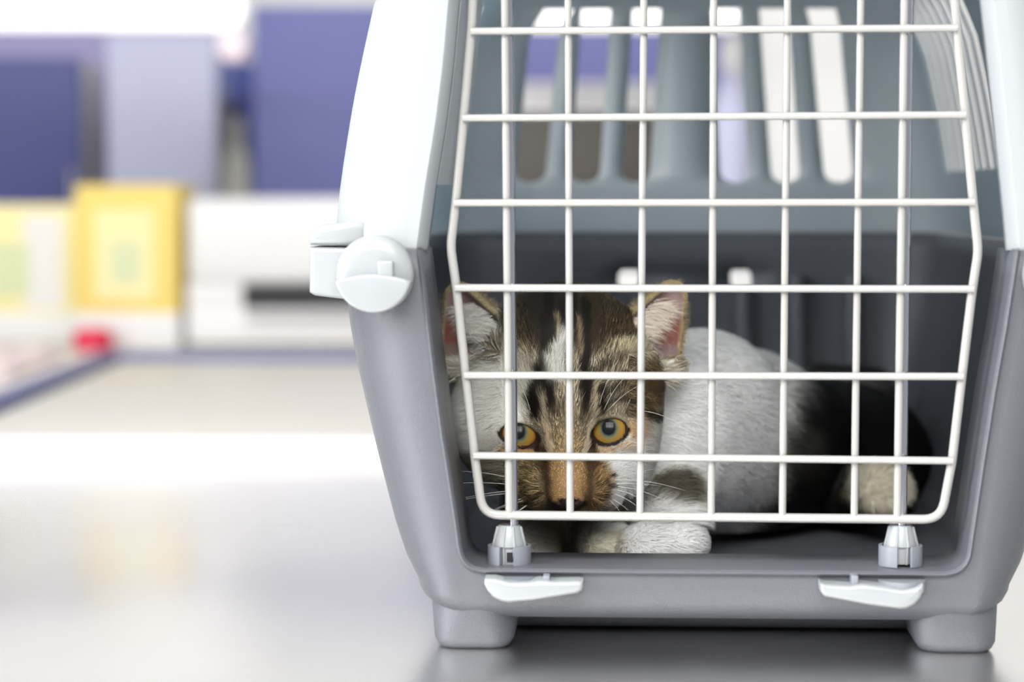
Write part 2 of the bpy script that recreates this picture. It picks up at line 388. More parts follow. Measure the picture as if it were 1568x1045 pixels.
def ring(z, Wz, xoL, xoR, yf, yb, center, slotpinch, sidepinch, inset=0):
    """plan outline at height z from the front middle, left, back, right, to the front middle; returns pts and slot tags"""
    rf = .026; rb = .030
    pts = []; tags = []
    def add(x, y, t=None): pts.append((x, y, z)); tags.append(t)
    for k in range(NF0): add(xoL*k/NF0, yf, 'c')
    rx = rx2 = max(.014, .84*(Wz-(interp(max(z, Z_OB), oR) if z < Z_SEAM-1e-4 else interp(z, uR)))); ry = .042
    for k in range(NF1+1): add(xoL+(-(Wz-rx)-xoL)*k/NF1, yf)
    for k in range(1, NC+1):
        a = PI/2*k/NC; add(-(Wz-rx)-rx*math.sin(a), yf+ry-ry*math.cos(a))
    ys = [yf+ry+.03]
    for k in range(8): ys += [('s', .235+k*.0235), ('e', .235+k*.0235+.0185)]
    tap = .010                                                # the body narrows slightly to the rear
    def xw(y): return Wz - tap*max(0, (y-.03)/LEN)
    for q in ys:
        if isinstance(q, tuple): y = q[1] + (sidepinch if q[0] == 's' else -sidepinch); add(-xw(y), y, q[0])
        else: add(-xw(q), q)
    xb = xw(yb)
    for k in range(0, NC+1):
        a = PI/2*k/NC; add(-(xb-rb)-rb*math.cos(a), yb-rb+rb*math.sin(a))
    for i in range(6):
        hw = slots[i][4]*(1-slotpinch); c = slot_x(i, z)
        c = max(-(xb-rb)+.0141, min(xb-rb-.0141, c))
        add(c-hw, yb, 'S%d' % i); add(c, yb, 'm'); add(c+hw, yb, 'E%d' % i)
    for k in range(NC, -1, -1):
        a = PI/2*k/NC; add((xb-rb)+rb*math.cos(a), yb-rb+rb*math.sin(a))
    for q in ys[::-1]:
        if isinstance(q, tuple):
            y = q[1] + (sidepinch if q[0] == 's' else -sidepinch); add(xw(y), y, 's' if q[0] == 'e' else 'e')
        else: add(xw(q), q)
    for k in range(NC-1, -1, -1):
        a = PI/2*k/NC; add((Wz-rx2)+rx2*math.sin(a), yf+ry-ry*math.cos(a))
    for k in range(NF1-1, -1, -1): add(xoR+((Wz-rx2)-xoR)*k/NF1, yf)
    for k in range(NF0-1, 0, -1): add(xoR*k/NF0, yf, 'c')
    return pts, tags
def build_shell(rows, hole):
    """rows: (z, W, xoL, xoR, yf, yb, closed, pinch, sidepinch). hole(i, tagstart) -> skip face"""
    bm = bmesh.new(); V = []; T = None; keep = []
    for (z, Wz, xl, xr, yf, yb, closed, pn, sp) in rows:
        pts, T = ring(z, Wz, xl, xr, yf, yb, closed, pn, sp)
        V.append([bm.verts.new(p) for p in pts])
    n = len(T)
    for i in range(len(rows)-1):
        for k in range(n):
            k2 = (k+1) % n
            iscen = T[k] == 'c' or T[k2] == 'c'
            if iscen and not (rows[i][6] and rows[i+1][6]): continue
            if hole(i, T[k], k, n): continue
            bm.faces.new((V[i][k], V[i+1][k], V[i+1][k2], V[i][k2]))
    return bm, V, T
# -- lower tub
zs = list(np.linspace(Z_BOT+.013, Z_OB-.002, 5)) + [Z_OB] + [Z_OB+CRAD*t for t in (.1, .25, .45, .7, 1)]
hz0, hz1 = zat(441, LEN), zat(414, LEN)
zs += list(np.linspace(Z_OB+CRAD+.008, hz0-.006, 9)) + [hz0, hz0+.0025, hz1-.0025, hz1, (hz1+Z_SEAM)/2, Z_SEAM]
rows = []
HB = .013
for t in (0, .12, .3, .5, .7, .87):
    a = t*PI/2; z = Z_BOT + HB*(1-math.cos(a)); ins = HB*(1-math.sin(a))
    Wb = interp(Z_BOT+HB, tub_W)
    rows.append((z, Wb-ins*1.6, xo_low(Z_OB, -1), xo_low(Z_OB, 1), ins*.8, LEN-.022-ins, True, .3, 0))
for z in zs:
    W = interp(z, tub_W); f = (z-Z_BOT)/(Z_SEAM-Z_BOT)
    rows.append((z, W, xo_low(z, -1), xo_low(z, 1), 0.0, LEN-.02*(1-f), z <= Z_OB+1e-6, .45 if abs(z-hz0) < 1e-6 or abs(z-hz1) < 1e-6 else .25, .003))
ih = [i for i, r in enumerate(rows) if hz0-1e-6 <= r[0] < hz1-1e-6]
bm, V, T = build_shell(rows, lambda i, t, k, n: i in ih and t in ('S2', 'S3'))
# close those holes' second halves too
kill = []
bm.verts.ensure_lookup_table()
idx = {('S%d' % q): T.index('S%d' % q) for q in range(6)}
for q in (2, 3):
    k = idx['S%d' % q]+1
    for i in ih:
        f = bm.faces.get((V[i][k], V[i+1][k], V[i+1][k+1], V[i][k+1]))
        if f: kill.append(f)
for f in set(kill): bm.faces.remove(f)
bm.faces.new(V[0][::-1])           # floor of the tub
# flange round the opening
iob = [i for i, r in enumerate(rows) if abs(r[0]-Z_OB) < 1e-6][0]
kL = NF0; n = len(T); kR = n-NF0
loop = [V[i][kL] for i in range(len(rows)-1, iob, -1)] + [V[iob][k] for k in range(kL, 0, -1)] + [V[iob][0]] + [V[iob][k] for k in range(n-1, kR-1, -1)] + [V[i][kR] for i in range(iob+1, len(rows))]
def flange(bm, loop, steps, cx=0.0, cz=.12):
    prev = loop
    base = [v.co.copy() for v in loop]
    nrm = []
    for i, p in enumerate(base):
        a = base[max(0, i-1)]; c = base[min(len(base)-1, i+1)]
        t = (c-a); t.y = 0; t.normalize(); nn = Vector((-t.z, 0, t.x))
        if nn.dot(Vector((cx, 0, cz))-p) < 0: nn = -nn
        nrm.append(nn)
    for (dy, din) in steps:
        cur = [bm.verts.new(base[i] + nrm[i]*din + Vector((0, dy, 0))) for i in range(len(base))]
        for i in range(len(base)-1): bm.faces.new((prev[i], prev[i+1], cur[i+1], cur[i]))
        prev = cur
    return prev
flange(bm, loop, [(-.0016, .0002), (-.0022, .0010), (-.0016, .0018), (.002, .0022), (.020, .0028), (.036, .0036)])
bmesh.ops.remove_doubles(bm, verts=bm.verts, dist=1e-6)
tub = obj('tub', bm, M_TUB, CR, angle=50)
sd = tub.modifiers.new('thickness', 'SOLIDIFY'); sd.thickness = .0022; sd.offset = -1
# feet
footL = [(652, 915), (656, 945), (660, 975), (664, 990), (671, 996), (776, 996), (783, 988), (790, 968), (797, 945)]
def foot(pxs, ybase, flip=False):
    bm = bmesh.new(); ll = []
    cx = sum(L(x, 960, 0).x for x, y in pxs)/len(pxs)
    zt = zat(938)
    rows_ = []
    xs = [L(x, y, .002) for x, y in pxs]
    xl0, xl1 = xs[0].x+.0008, xs[-1].x; xb0 = L(664, 990, .002).x; xb1 = L(783, 988, .002).x
    if flip: xl0, xl1, xb0, xb1 = -xl1, -xl0, -xb1, -xb0
    for t in (0, .06, .2, .6, 1.0):
        e = .0022*(1-min(1, t/.2))**2
        x0 = xb0+(xl0-xb0)*t + e; x1 = xb1+(xl1-xb1)*t - e; y0 = ybase+.003*(1-t)+.0025*t*t+e; y1 = ybase+.05-.003*(1-t)-e
        z = 0.0002 + (zt+.003)*t; r = .008+.010*t
        pts = []
        for (cx_, cy_, a0) in ((x1-r, y1-r, 0), (x0+r, y1-r, 90), (x0+r, y0+r, 180), (x1-r, y0+r, 270)):
            for k in range(6):
                a = math.radians(a0+k*18); pts.append((cx_+r*math.cos(a), cy_+r*math.sin(a), z))
        rows_.append([bm.verts.new(p) for p in pts])
    for i in range(len(rows_)-1):
        for k in range(24): bm.faces.new((rows_[i][k], rows_[i][(k+1) % 24], rows_[i+1][(k+1) % 24], rows_[i+1][k]))
    bm.faces.new(rows_[0]); bm.faces.new(rows_[-1])
    return obj('foot', bm, M_TUB, CR, angle=50)
for fl in (False, True):
    foot(footL, .0010, fl); foot(footL, .34, fl)
box('under_shade_block', M_TUB, -.098, .098, .055, LEN-.06, .0008, Z_BOT+.002, .003, CR)  # added block that keeps the gap under the tub dark
# vertical ribs inside the rear of the tub
for q in (3, 4, 5):
    x = slot_x(q, .13)+.001
    bm = bmesh.new(); tube(bm, [(x, LEN-.034, .03), (x, LEN-.024, .06), (x, LEN-.015, .10), (x, LEN-.009, zat(440, LEN) if q == 3 else zat(422, LEN))], [.006, .007, .007, .005], 14)
    obj('rib', bm, M_TUB, CR)

# -- upper shell
sz0, sz1 = zat(279, LEN), zat(-60, LEN)
rows = []
zz = [Z_SEAM, Z_SEAM+.0015, Z_SEAM+.008] + list(np.linspace(Z_SEAM+.016, sz0-.004, 3)) + [sz0, sz0+.0012, sz0+.003, sz0+.006]
zz += list(np.linspace(sz0+.014, Z_OT-.002, 10)) + [Z_OT]
for z in zz:
    f = max(0, (z-Z_SEAM)/(z0-Z_SEAM))
    pin = {0: .75, 1: .35, 2: .12}.get(zz.index(z)-zz.index(sz0), 0) if z < sz0+.004 and z >= sz0-1e-9 else 0
    rows.append((z, interp(z, top_W)+.0018, xo_up(z, -1), xo_up(z, 1), 0.0, LEN+.002-.008*f*f, z >= Z_OT-1e-6, pin, .002 if abs(z-sz0) < 1e-6 else 0))
nsl = len(rows)
for t in (.15, .3, .45, .6, .75, .88, 1.0):
    z = Z_OT + (Z_TOP-Z_OT)*math.sin(t*PI/2); Wt = interp(z, top_W)+.0018
    rows.append((z, Wt, xo_up(Z_OT, -1)*min(1, Wt/.14), xo_up(Z_OT, 1)*min(1, Wt/.14), .03*t**3, LEN-.006-.06*t**2, True, 0, 0))
iz = zz.index(sz0); rt = nsl-2
def holes(i, t, k, n):
    if not (iz <= i < rt): return False
    if t and (t[0] == 'S' or t == 'm'): return True
    if t == 's' and i >= iz+3: return True
    return False
bm, V, T = build_shell(rows, holes)
bm.faces.new(V[-1])
iot = nsl-1
loop = [V[i][kL] for i in range(0, iot)] + [V[iot][k] for k in range(kL, 0, -1)] + [V[iot][0]] + [V[iot][k] for k in range(n-1, kR-1, -1)] + [V[i][kR] for i in range(iot-1, -1, -1)]
flange(bm, loop, [(.0008, .0006), (.010, .0036), (.013, .0042)], cz=.2)
bmesh.ops.remove_doubles(bm, verts=bm.verts, dist=1e-6)
shell = obj('upper_shell', bm, M_SHELL, CR, angle=40)
sd = shell.modifiers.new('thickness', 'SOLIDIFY'); sd.thickness = .0022; sd.offset = -1
# deeper inner lining of the upper opening, ends above the seam
zl = zat(283, .014)
def lining(s):
    bm = bmesh.new(); cols = []
    for z in np.linspace(zl, Z_OT, 12):
        x = xo_up(z, s)
        cols.append([bm.verts.new((x - s*a, y, z)) for (y, a) in ((.0125, .0043), (.020, .007), (.032, .012 if s < 0 else .007), (.034, .012 if s < 0 else .007), (.030, .003), (.013, -.001))])
    for i in range(len(cols)-1):
        for k in range(6): bm.faces.new((cols[i][k], cols[i][(k+1) % 6], cols[i+1][(k+1) % 6], cols[i+1][k]))
    bm.faces.new(cols[0]); bm.faces.new(cols[-1])
    obj('inner_lining', bm, M_SHELL, CR)
lining(-1)

# -- clasps at the sides
def clasp(s):
    e = empty('clasp', (0, 0, 0), 0, CR)
    def X(px, yl=0): return L(px, 410, yl).x
    def Z(py, yl=0): return L(577, py, yl).z
    if s > 0:
        def mx(p): return (-p[0], p[1])
    else:
        def mx(p): return p
    def PY(pts, y0, y1, bev): return prism_y(bmesh.new(), [mx(p) for p in pts], y0, y1, bev)
    obj('clasp_cover', PY([(X(474), Z(352)), (X(488), Z(345)), (X(560), Z(336)), (X(560), Z(378)), (X(471), Z(376)), (X(470), Z(362))], .006, .045, .003), M_CLIP, e)
    obj('clasp_body', PY([(X(471), Z(379)), (X(560), Z(381)), (X(560), Z(462)), (X(520), Z(459)), (X(478), Z(454)), (X(470), Z(449))], .0065, .044, .0022), M_CLIP, e)
    c = (mx((X(576), 0))[0], 0, Z(419)); r = (X(635)-X(517))/2
    bm = bmesh.new(); lathe(bm, [(r*.96, .004), (r, .002), (r, -.0045), (r*.985, -.0062), (r*.93, -.0075), (r*.6, -.0085), (.0005, -.0088)], 56, 'y', c)
    disc = obj('disc', bm, M_CLIP, e, angle=60)
    # finger grip: proud crescent on the lower part of the disc
    pts = []
    for k in range(19):
        a = math.radians(190+160*k/18); pts.append((c[0]+r*.985*math.cos(a), c[2]+r*.985*math.sin(a)))
    for k in range(1, 10):
        t = k/10; xx = pts[18][0]+(pts[0][0]-pts[18][0])*t; pts.append((xx, pts[0][1]+.0028*math.sin(PI*t)))
    bm = prism_y(bmesh.new(), pts, -.0125, -.003, .0012); obj('finger_grip', bm, M_CLIP, disc, angle=50)
    bm = bx(bmesh.new(), c[0]+(.0018 if s < 0 else -.0082), c[0]+(.0082 if s < 0 else -.0018), -.0115, -.006, c[2]-.0025, c[2]+.0055, .0008)
    obj('boss', bm, M_CLIP, disc)
clasp(-1); clasp(1)

# -- wire door
YD = .010
def D(px, py, dy=0): return L(px, py, YD+dy)
def smooth_poly(pts, rad_idx, r=.006, n=6):
    out = []
    for i, p in enumerate(pts):
        if i in rad_idx:
            a = (pts[i-1]-p).normalized(); c = (pts[i+1]-p).normalized()
            rr = rad_idx[i]
            p0 = p+a*rr; p2 = p+c*rr
            for k in range(n+1):
                t = k/n; out.append(p0*(1-t)**2 + p*2*t*(1-t) + p2*t*t)
        else: out.append(p)
    return out
fr = [D(731, -130), D(727, -60), D(722, 45), D(710, 181), D(698, 311), D(690, 378), D(699, 441), D(713, 575), D(727, 700), D(739, 789), D(1441, 796), D(1458, 706), D(1473, 577), D(1489, 443), D(1498, 385), D(1490, 310), D(1478, 176), D(1465, 42), D(1458, -60), D(1452, -130)]
bm = bmesh.new()
p = smooth_poly(fr, {5: .004, 9: .0075, 10: .0075, 14: .004}); tube(bm, p+[p[0]], .00195, 12)
door = obj('door', bm, M_WIRE, CR); door['label'] = 'white coated wire door'
verts_px = [(773, 780), (870, 873), (986, 980), (1093, 1089), (1206, 1198), (1318, 1308), (1385, 1374)]
for i, (xt, xb) in enumerate(verts_px):
    th = .0017 if i in (0, 6) else .00155
    def xv(y): return xt + (xb-xt)*y/792
    bm = bmesh.new(); yb_ = 792; ys = [-128, 47, 180, 311, 378, 441, 576, 702, yb_]
    tube(bm, [D(xv(y) , y) for y in ys], th, 10); obj('vertical_wire', bm, M_WIRE, door)
    if i in (0, 6):
        off = 6 if i == 0 else 7
        bm = bmesh.new(); tube(bm, [D(xv(y)+off, y, .0035) for y in (-160, 300, 600, 838)], .0021, 14)
        o = obj('locking_rod', bm, M_CHROME, door); o['label'] = 'chrome locking rod behind the wires'
for (xa, ya, xb, yb_) in ((729, -88, 1456, -93), (722, 48, 1465, 43), (710, 181, 1478, 176), (697, 311, 1491, 310), (698, 441, 1490, 443), (712, 575, 1474, 577), (726, 698, 1458, 706)):
    bm = bmesh.new(); tube(bm, [D(xa-1, ya, -.0026), D((xa+xb)/2, (ya+yb_)/2, -.0026), D(xb+1, yb_, -.0026)], .0016, 10)
    obj('horizontal_wire', bm, M_WIRE, door)

# -- latches at the lower ends of the rods
def latch(px, s):
    """s=+1: lever points right (left latch), -1: points left"""
    e = empty('latch', (0, 0, 0), 0, CR)
    yk = YD+.004
    zb = L(px, 862, yk).z; x = L(px, 830, yk).x
    h = L(px, 804, yk).z - zb
    bm = bmesh.new(); seg = 20
    prof_ = [(.0056, 0), (.0060, h*.40), (.0070, h*.46), (.0068, h*.55), (.0052, h*.95), (.0046, h)]
    lathe(bm, prof_, seg, 'z', (x, yk, zb)); knob = obj('latch_knob', bm, M_CLIP, e, angle=30)
    for a in (200, 250, 290, 340, 60, 120):
        ar = math.radians(a); dx, dy = math.cos(ar), math.sin(ar)
        bm = bmesh.new(); tube(bm, [(x+dx*.0058, yk+dy*.0058, zb), (x+dx*.0064, yk+dy*.0064, zb+h*.45), (x+dx*.0072, yk+dy*.0072, zb+h*.48), (x+dx*.0052, yk+dy*.0052, zb+h*.97)], .0006, 6)
        obj('fin', bm, M_CLIP, knob)
    bxx = bx(bmesh.new(), x-.0008 if s > 0 else x-.0004, x+.0030 if s > 0 else x+.0004, yk-.0062, yk-.0040, zb+.0012, zb+.0052)
    if s > 0: obj('window', bxx, M_DARK, knob)
    else: bxx.free()
    # grey socket: an arc wall open toward the front
    bm = bmesh.new(); ro, ri, hh = .0092, .0078, h*.47
    for (a0, a1) in ((-75+ (0 if s > 0 else 10), 60), (120, 255-(10 if s > 0 else 0))):
        pr = []
        for k in range(13):
            a = math.radians(a0+(a1-a0)*k/12)
            pr.append([bm.verts.new((x+r_*math.cos(a), yk+r_*math.sin(a), zb+z_)) for r_, z_ in ((ro, -.001), (ro, hh), (ri, hh), (ri, -.001))])
        for k in range(12):
            for q in range(4): bm.faces.new((pr[k][q], pr[k][(q+1) % 4], pr[k+1][(q+1) % 4], pr[k+1][q]))
        bm.faces.new(pr[0]); bm.faces.new(pr[-1])
    obj('socket', bm, M_HUB, e)
    # lever under the lip
    if s > 0: pts = [(743, 884), (742, 893), (747, 903), (756, 913), (768, 919), (778, 921), (815, 918), (884, 907), (891, 903), (893, 897), (893, 889), (885, 888), (845, 889), (825, 887), (810, 890), (780, 890), (758, 884)]
    else: pts = [(1412, 893), (1413, 902), (1408, 914), (1398, 925), (1386, 930), (1376, 931), (1330, 925), (1262, 912), (1256, 906), (1255, 899), (1255, 890), (1262, 893), (1300, 896), (1318, 893), (1345, 896), (1380, 902), (1400, 899)]
    yl_ = -.008
    P = [L(a, b, yl_) for a, b in pts]; P = [(q.x, q.z) for q in P]
    if s < 0: P = P
    bm = prism_y(bmesh.new(), P, -.0125, .001, .0016, 3); obj('lever', bm, M_CLIP, e, angle=50)
    hx = L(px+(2 if s > 0 else 4), 885, -.006); bm = bmesh.new()
    zt = Z_OB-.0012
    lathe(bm, [(.0080, zt-.0062), (.0094, zt-.005), (.0098, zt-.0025), (.0098, zt)], 32, 'z', (hx.x, -.0005, 0)); obj('hub', bm, M_HUB, e)
    px2 = 837 if s > 0 else 1308
    q = L(px2, 888, -.006); bm = bx(bmesh.new(), q.x-.0014, q.x+.0014, -.0095, .001, q.z-.0018, q.z+.002, .0004); obj('stop_peg', bm, M_HUB, e)
latch(780, 1); latch(1379, -1)

# ------------------------------------------------------------------ kitten
def q3(px, py, d): return np.array(U(px, py, d))
def pr(r, d=1.09): return r*d/FPX
def sd_ell(c, r, ang=0.0, yaw=0.0):
    c = np.array(c, float); r = np.array(r, float); ca, sa = math.cos(ang), math.sin(ang); cy, sy = math.cos(yaw), math.sin(yaw)
    def f(x, y, z):
        X = x-c[0]; Y = y-c[1]; Z = z-c[2]
        X, Y = cy*X+sy*Y, -sy*X+cy*Y
        X, Z = ca*X+sa*Z, -sa*X+ca*Z
        k0 = np.sqrt((X/r[0])**2+(Y/r[1])**2+(Z/r[2])**2)+1e-9
        k1 = np.sqrt((X/r[0]**2)**2+(Y/r[1]**2)**2+(Z/r[2]**2)**2)+1e-9
        return k0*(k0-1)/k1
    m = max(r); return f, c-m, c+m
def sd_cap(a, b, ra, rb):
    a = np.array(a, float); b = np.array(b, float); ab = b-a; L2 = ab.dot(ab)
    def f(x, y, z):
        X = x-a[0]; Y = y-a[1]; Z = z-a[2]
        t = np.clip((X*ab[0]+Y*ab[1]+Z*ab[2])/L2, 0, 1)
        return np.sqrt((X-t*ab[0])**2+(Y-t*ab[1])**2+(Z-t*ab[2])**2)-(ra+(rb-ra)*t)
    m = max(ra, rb); return f, np.minimum(a, b)-m, np.maximum(a, b)+m
def sd_tri(a, b, c, r):
    a, b, c = (np.array(v, float) for v in (a, b, c))
    ba, cb, ac = b-a, c-b, a-c; n = np.cross(ba, ac)
    def f(x, y, z):
        P = np.stack(np.broadcast_arrays(x, y, z), -1)
        pa, pb, pc = P-a, P-b, P-c
        def seg(p, e): return ((p - e*np.clip((p@e)/e.dot(e), 0, 1)[..., None])**2).sum(-1)
        ins = (np.sign(pa@np.cross(ba, n))+np.sign(pb@np.cross(cb, n))+np.sign(pc@np.cross(ac, n))) >= 2
        edge = np.minimum(np.minimum(seg(pa, ba), seg(pb, cb)), seg(pc, ac))
        return np.sqrt(np.where(ins, (pa@n)**2/n.dot(n), edge))-r
    return f, np.minimum(np.minimum(a, b), c)-r, np.maximum(np.maximum(a, b), c)+r
OPS = []
def add(p, k=.008): OPS.append(('+', p, k))
def sub(p, k=.002): OPS.append(('-', p, k))
FL = .0205                                                   # floor of the tub
# body, far to near
add(sd_ell(q3(1295, 715, 1.315), (.046, .048, .044)), .006)              # haunch
add(sd_cap(q3(1120, 690, 1.25), q3(1235, 705, 1.30), .047, .041), .015)  # loin
add(sd_cap(q3(1000, 660, 1.175), q3(1125, 685, 1.25), .041, .049), .015) # ribs
add(sd_ell(q3(1066, 604, 1.21), (.034, .038, .030), .35), .015)          # withers
add(sd_cap(q3(870, 690, 1.165), q3(1000, 690, 1.19), .036, .040), .015)  # neck, chest
add(sd_ell(q3(900, 775, 1.165), (.036, .030, .028)), .012)               # breast
add(sd_cap(q3(1250, 600, 1.37), q3(1330, 600, 1.38), .014, .013), .006)  # tail root
for a, b, ra, rb in (((1340, 640, 1.38), (1395, 700, 1.35), .012, .010), ((1395, 700, 1.35), (1385, 800, 1.30), .010, .009)):
    add(sd_cap(q3(*a), q3(*b), ra, rb), .006)                            # tail curls along the wall
add(sd_cap(q3(1280, 770, 1.27), q3(1345, 752, 1.225), .020, .0135), .008)    # hind foot
add(sd_ell(q3(1350, 752, 1.215), (.0135, .014, .0125)), .006)
for k, dx in enumerate((-18, 0, 18)): add(sd_ell(q3(1348+dx, 770, 1.203), (.0048, .007, .006)), .002)
add(sd_cap(q3(1010, 730, 1.16), q3(1030, 812, 1.125), .022, .0155), .008)    # right foreleg
add(sd_ell(q3(1000, 838, 1.105), (.017, .017, .011)), .006)
add(sd_ell(q3(1045, 832, 1.11), (.012, .020, .011)), .004)
add(sd_cap(q3(905, 800, 1.15), q3(928, 832, 1.12), .014, .0115), .006)       # left paw
for k, dx in enumerate((-17, -4, 10)): add(sd_ell(q3(928+dx, 838, 1.108), (.0042, .006, .0055)), .002)
add(sd_cap(q3(820, 790, 1.15), q3(815, 835, 1.13), .016, .013), .008)
# head
add(sd_ell(q3(869, 577, 1.118), (pr(149), .0400, pr(125))), .012)
add(sd_ell(q3(862, 530, 1.120), (pr(105), .036, pr(98))), .012)
add(sd_ell(q3(768, 640, 1.116), (pr(78), .027, pr(92))), .010)
add(sd_ell(q3(950, 655, 1.116), (pr(60), .026, pr(76))), .010)
add(sd_cap(q3(866, 590, 1.093), q3(868, 690, 1.084), pr(50), pr(36)), .010)   # brow to bridge
add(sd_cap(q3(868, 690, 1.080), q3(869, 752, 1.069), pr(34), pr(25)), .005)  # bridge
add(sd_cap(q3(838, 748, 1.0785), q3(818, 752, 1.090), pr(31), pr(33)), .005)  # whisker pads
add(sd_cap(q3(901, 748, 1.0785), q3(921, 750, 1.090), pr(29), pr(31)), .005)
add(sd_ell(q3(868, 725, 1.100), (pr(82), .022, pr(58))), .010)
add(sd_ell(q3(787, 706, 1.112), (pr(46), .018, pr(44))), .012)
add(sd_ell(q3(946, 708, 1.110), (pr(46), .018, pr(46))), .010)
add(sd_ell(q3(869, 778, 1.086), (pr(30), .010, pr(16))), .005)               # chin
add(sd_ell(q3(869, 766, 1.0665), (pr(23), .0050, pr(12))), .0025)           # nose leather
for s_ in (-1, 1): sub(sd_ell(q3(869+s_*13, 769, 1.0620), (pr(5), .003, pr(3.6)), s_*.5), .0012)
sub(sd_cap(q3(869, 776, 1.0625), q3(869, 786, 1.066), .0007, .0007), .0012)
# eyes: lids round the ball, then the opening
EYES = [(934, 661, 28.5, 19.5, .26, 1.0945, (-.10, .27)), (795, 667, 31, 17.5, -.24, 1.0945, (-.04, .27))]
RB = .0108
for ex, ey, rx, rz, an, ed, gz in EYES:
    c = q3(ex, ey, ed); add(sd_ell(c+np.array((0, .0008, 0)), (RB+.0016,)*3), .004)
for ex, ey, rx, rz, an, ed, gz in EYES:
    c = q3(ex, ey, ed); cf = q3(ex, ey, 1.078)
    sub(sd_ell(cf, (pr(rx), .0150, pr(rz)), an), .0010)
    inn = -1 if ex > 868 else 1
    sub(sd_cap(q3(ex+inn*24, ey+12, 1.080), q3(ex+inn*29, ey+25, 1.081), .0017, .0008), .001)   # tear corner
    sub(sd_ell(c, (RB+.0002,)*3), .0005)
# ears
EARS = [((695, 548, 1.128), (790, 532, 1.108), (704, 456, 1.128), -1), ((1016, 556, 1.128), (936, 530, 1.108), (1028, 453, 1.128), 1)]
for bo, bi, tp, s_ in EARS:
    A, B, T_ = q3(*bo), q3(*bi), q3(*tp)
    add(sd_tri(A, B, T_, .0074), .004)
    add(sd_tri(A+(0, .006, 0), B+(0, .006, 0), (A+B+T_)/3+(0, .006, 0), .008), .006)
for bo, bi, tp, s_ in EARS:
    A, B, T_ = q3(*bo), q3(*bi), q3(*tp); off = np.array((s_*.0012, -.0052, 0))
    c = (A+B+T_)/3
    sub(sd_tri(A+off+(c-A)*.05, B+off+(c-B)*.08, T_+off+(c-T_)*.06, .0058), .0015)
    sub(sd_ell(c+np.array((s_*.004, -.003, -.004)), (.010, .0085, .012), 0), .004)

def field(x, y, z, cull=None):
    """signed distance on an open grid (cull) or on points"""
    if cull:
        xs, ys, zs_ = cull
        Dd = np.full((len(xs), len(ys), len(zs_)), .05, np.float32)
        for op, (f, lo, hi), k in OPS:
            mg = k*1.2+.006
            i0, i1 = np.searchsorted(xs, lo[0]-mg), np.searchsorted(xs, hi[0]+mg)
            j0, j1 = np.searchsorted(ys, lo[1]-mg), np.searchsorted(ys, hi[1]+mg)
            k0, k1 = np.searchsorted(zs_, lo[2]-mg), np.searchsorted(zs_, hi[2]+mg)
            if i1 <= i0 or j1 <= j0 or k1 <= k0: continue
            v = f(xs[i0:i1, None, None], ys[None, j0:j1, None], zs_[None, None, k0:k1])
            d0 = Dd[i0:i1, j0:j1, k0:k1]
            if op == '+':
                h = np.maximum(k-np.abs(d0-v), 0)/k; Dd[i0:i1, j0:j1, k0:k1] = np.minimum(d0, v)-h*h*k*.25
            else:
                h = np.maximum(k-np.abs(d0+v), 0)/k; Dd[i0:i1, j0:j1, k0:k1] = np.maximum(d0, -v)+h*h*k*.25
        return np.maximum(Dd, FL-zs_[None, None, :].astype(np.float32))
def axis(segs):
    out = [segs[0][0]]
    for a, b, h in segs:
        n_ = max(1, int(round((b-a)/h))); out += list(a+(b-a)*np.arange(1, n_+1)/n_)
    return np.array(out)
gx = axis([(-.048, -.030, .0012), (-.030, .060, .0008), (.060, .090, .0013), (.090, .262, .003)])
gy = axis([(1.050, 1.100, .0008), (1.100, 1.150, .0012), (1.150, 1.425, .003)])
gz_ = axis([(.0170, .040, .0016), (.040, .105, .0008), (.105, .170, .0012)])
F = field(0, 0, 0, (gx, gy, gz_))
def surface_nets(F, gx, gy, gz):
    sh = np.array(F.shape)-1
    neg = F < 0
    cnt = np.zeros(sh, np.int8)
    for a in (0, 1):
        for b_ in (0, 1):
            for c in (0, 1): cnt += neg[a:a+sh[0], b_:b_+sh[1], c:c+sh[2]]
    act = (cnt > 0) & (cnt < 8); I, J, K = np.nonzero(act); N = len(I)
    idx = np.full(sh, -1, np.int32); idx[I, J, K] = np.arange(N)
    acc = np.zeros((N, 3)); num = np.zeros(N)
    G = (gx, gy, gz)
    for ax in range(3):
        o1, o2 = [(1, 2), (0, 2), (0, 1)][ax]
        for u in (0, 1):
            for v in (0, 1):
                a = [I.copy(), J.copy(), K.copy()]; a[o1] += u; a[o2] += v
                b_ = [q.copy() for q in a]; b_[ax] += 1
                fa = F[tuple(a)]; fb = F[tuple(b_)]; m = (fa < 0) != (fb < 0)
                t = np.where(m, fa/np.where(fa == fb, 1, fa-fb), 0)
                P = [G[q][a[q]] for q in range(3)]; P[ax] = G[ax][a[ax]] + t*(G[ax][b_[ax]]-G[ax][a[ax]])
                for q in range(3): acc[:, q] += np.where(m, P[q], 0)
                num += m
    V = acc/num[:, None]
    quads = []
    for ax in range(3):
        o1, o2 = [(1, 2), (2, 0), (0, 1)][ax]
        sl0 = [slice(None)]*3; sl1 = [slice(None)]*3; sl0[ax] = slice(0, -1); sl1[ax] = slice(1, None)
        a = neg[tuple(sl0)]; b_ = neg[tuple(sl1)]; ch = a != b_
        E = np.array(np.nonzero(ch)).T
        ok = (E[:, o1] > 0) & (E[:, o2] > 0) & (E[:, o1] < sh[o1]) & (E[:, o2] < sh[o2]); E = E[ok]
        fl = a[tuple(E.T)]
        def cell(d1, d2):
            Q = E.copy(); Q[:, o1] -= d1; Q[:, o2] -= d2; return idx[tuple(Q.T)]
        q = np.stack([cell(1, 1), cell(0, 1), cell(0, 0), cell(1, 0)], 1)
        q = np.where(fl[:, None], q, q[:, ::-1]); quads.append(q)
    Q = np.concatenate(quads); Q = Q[(Q >= 0).all(1)]
    return V, Q
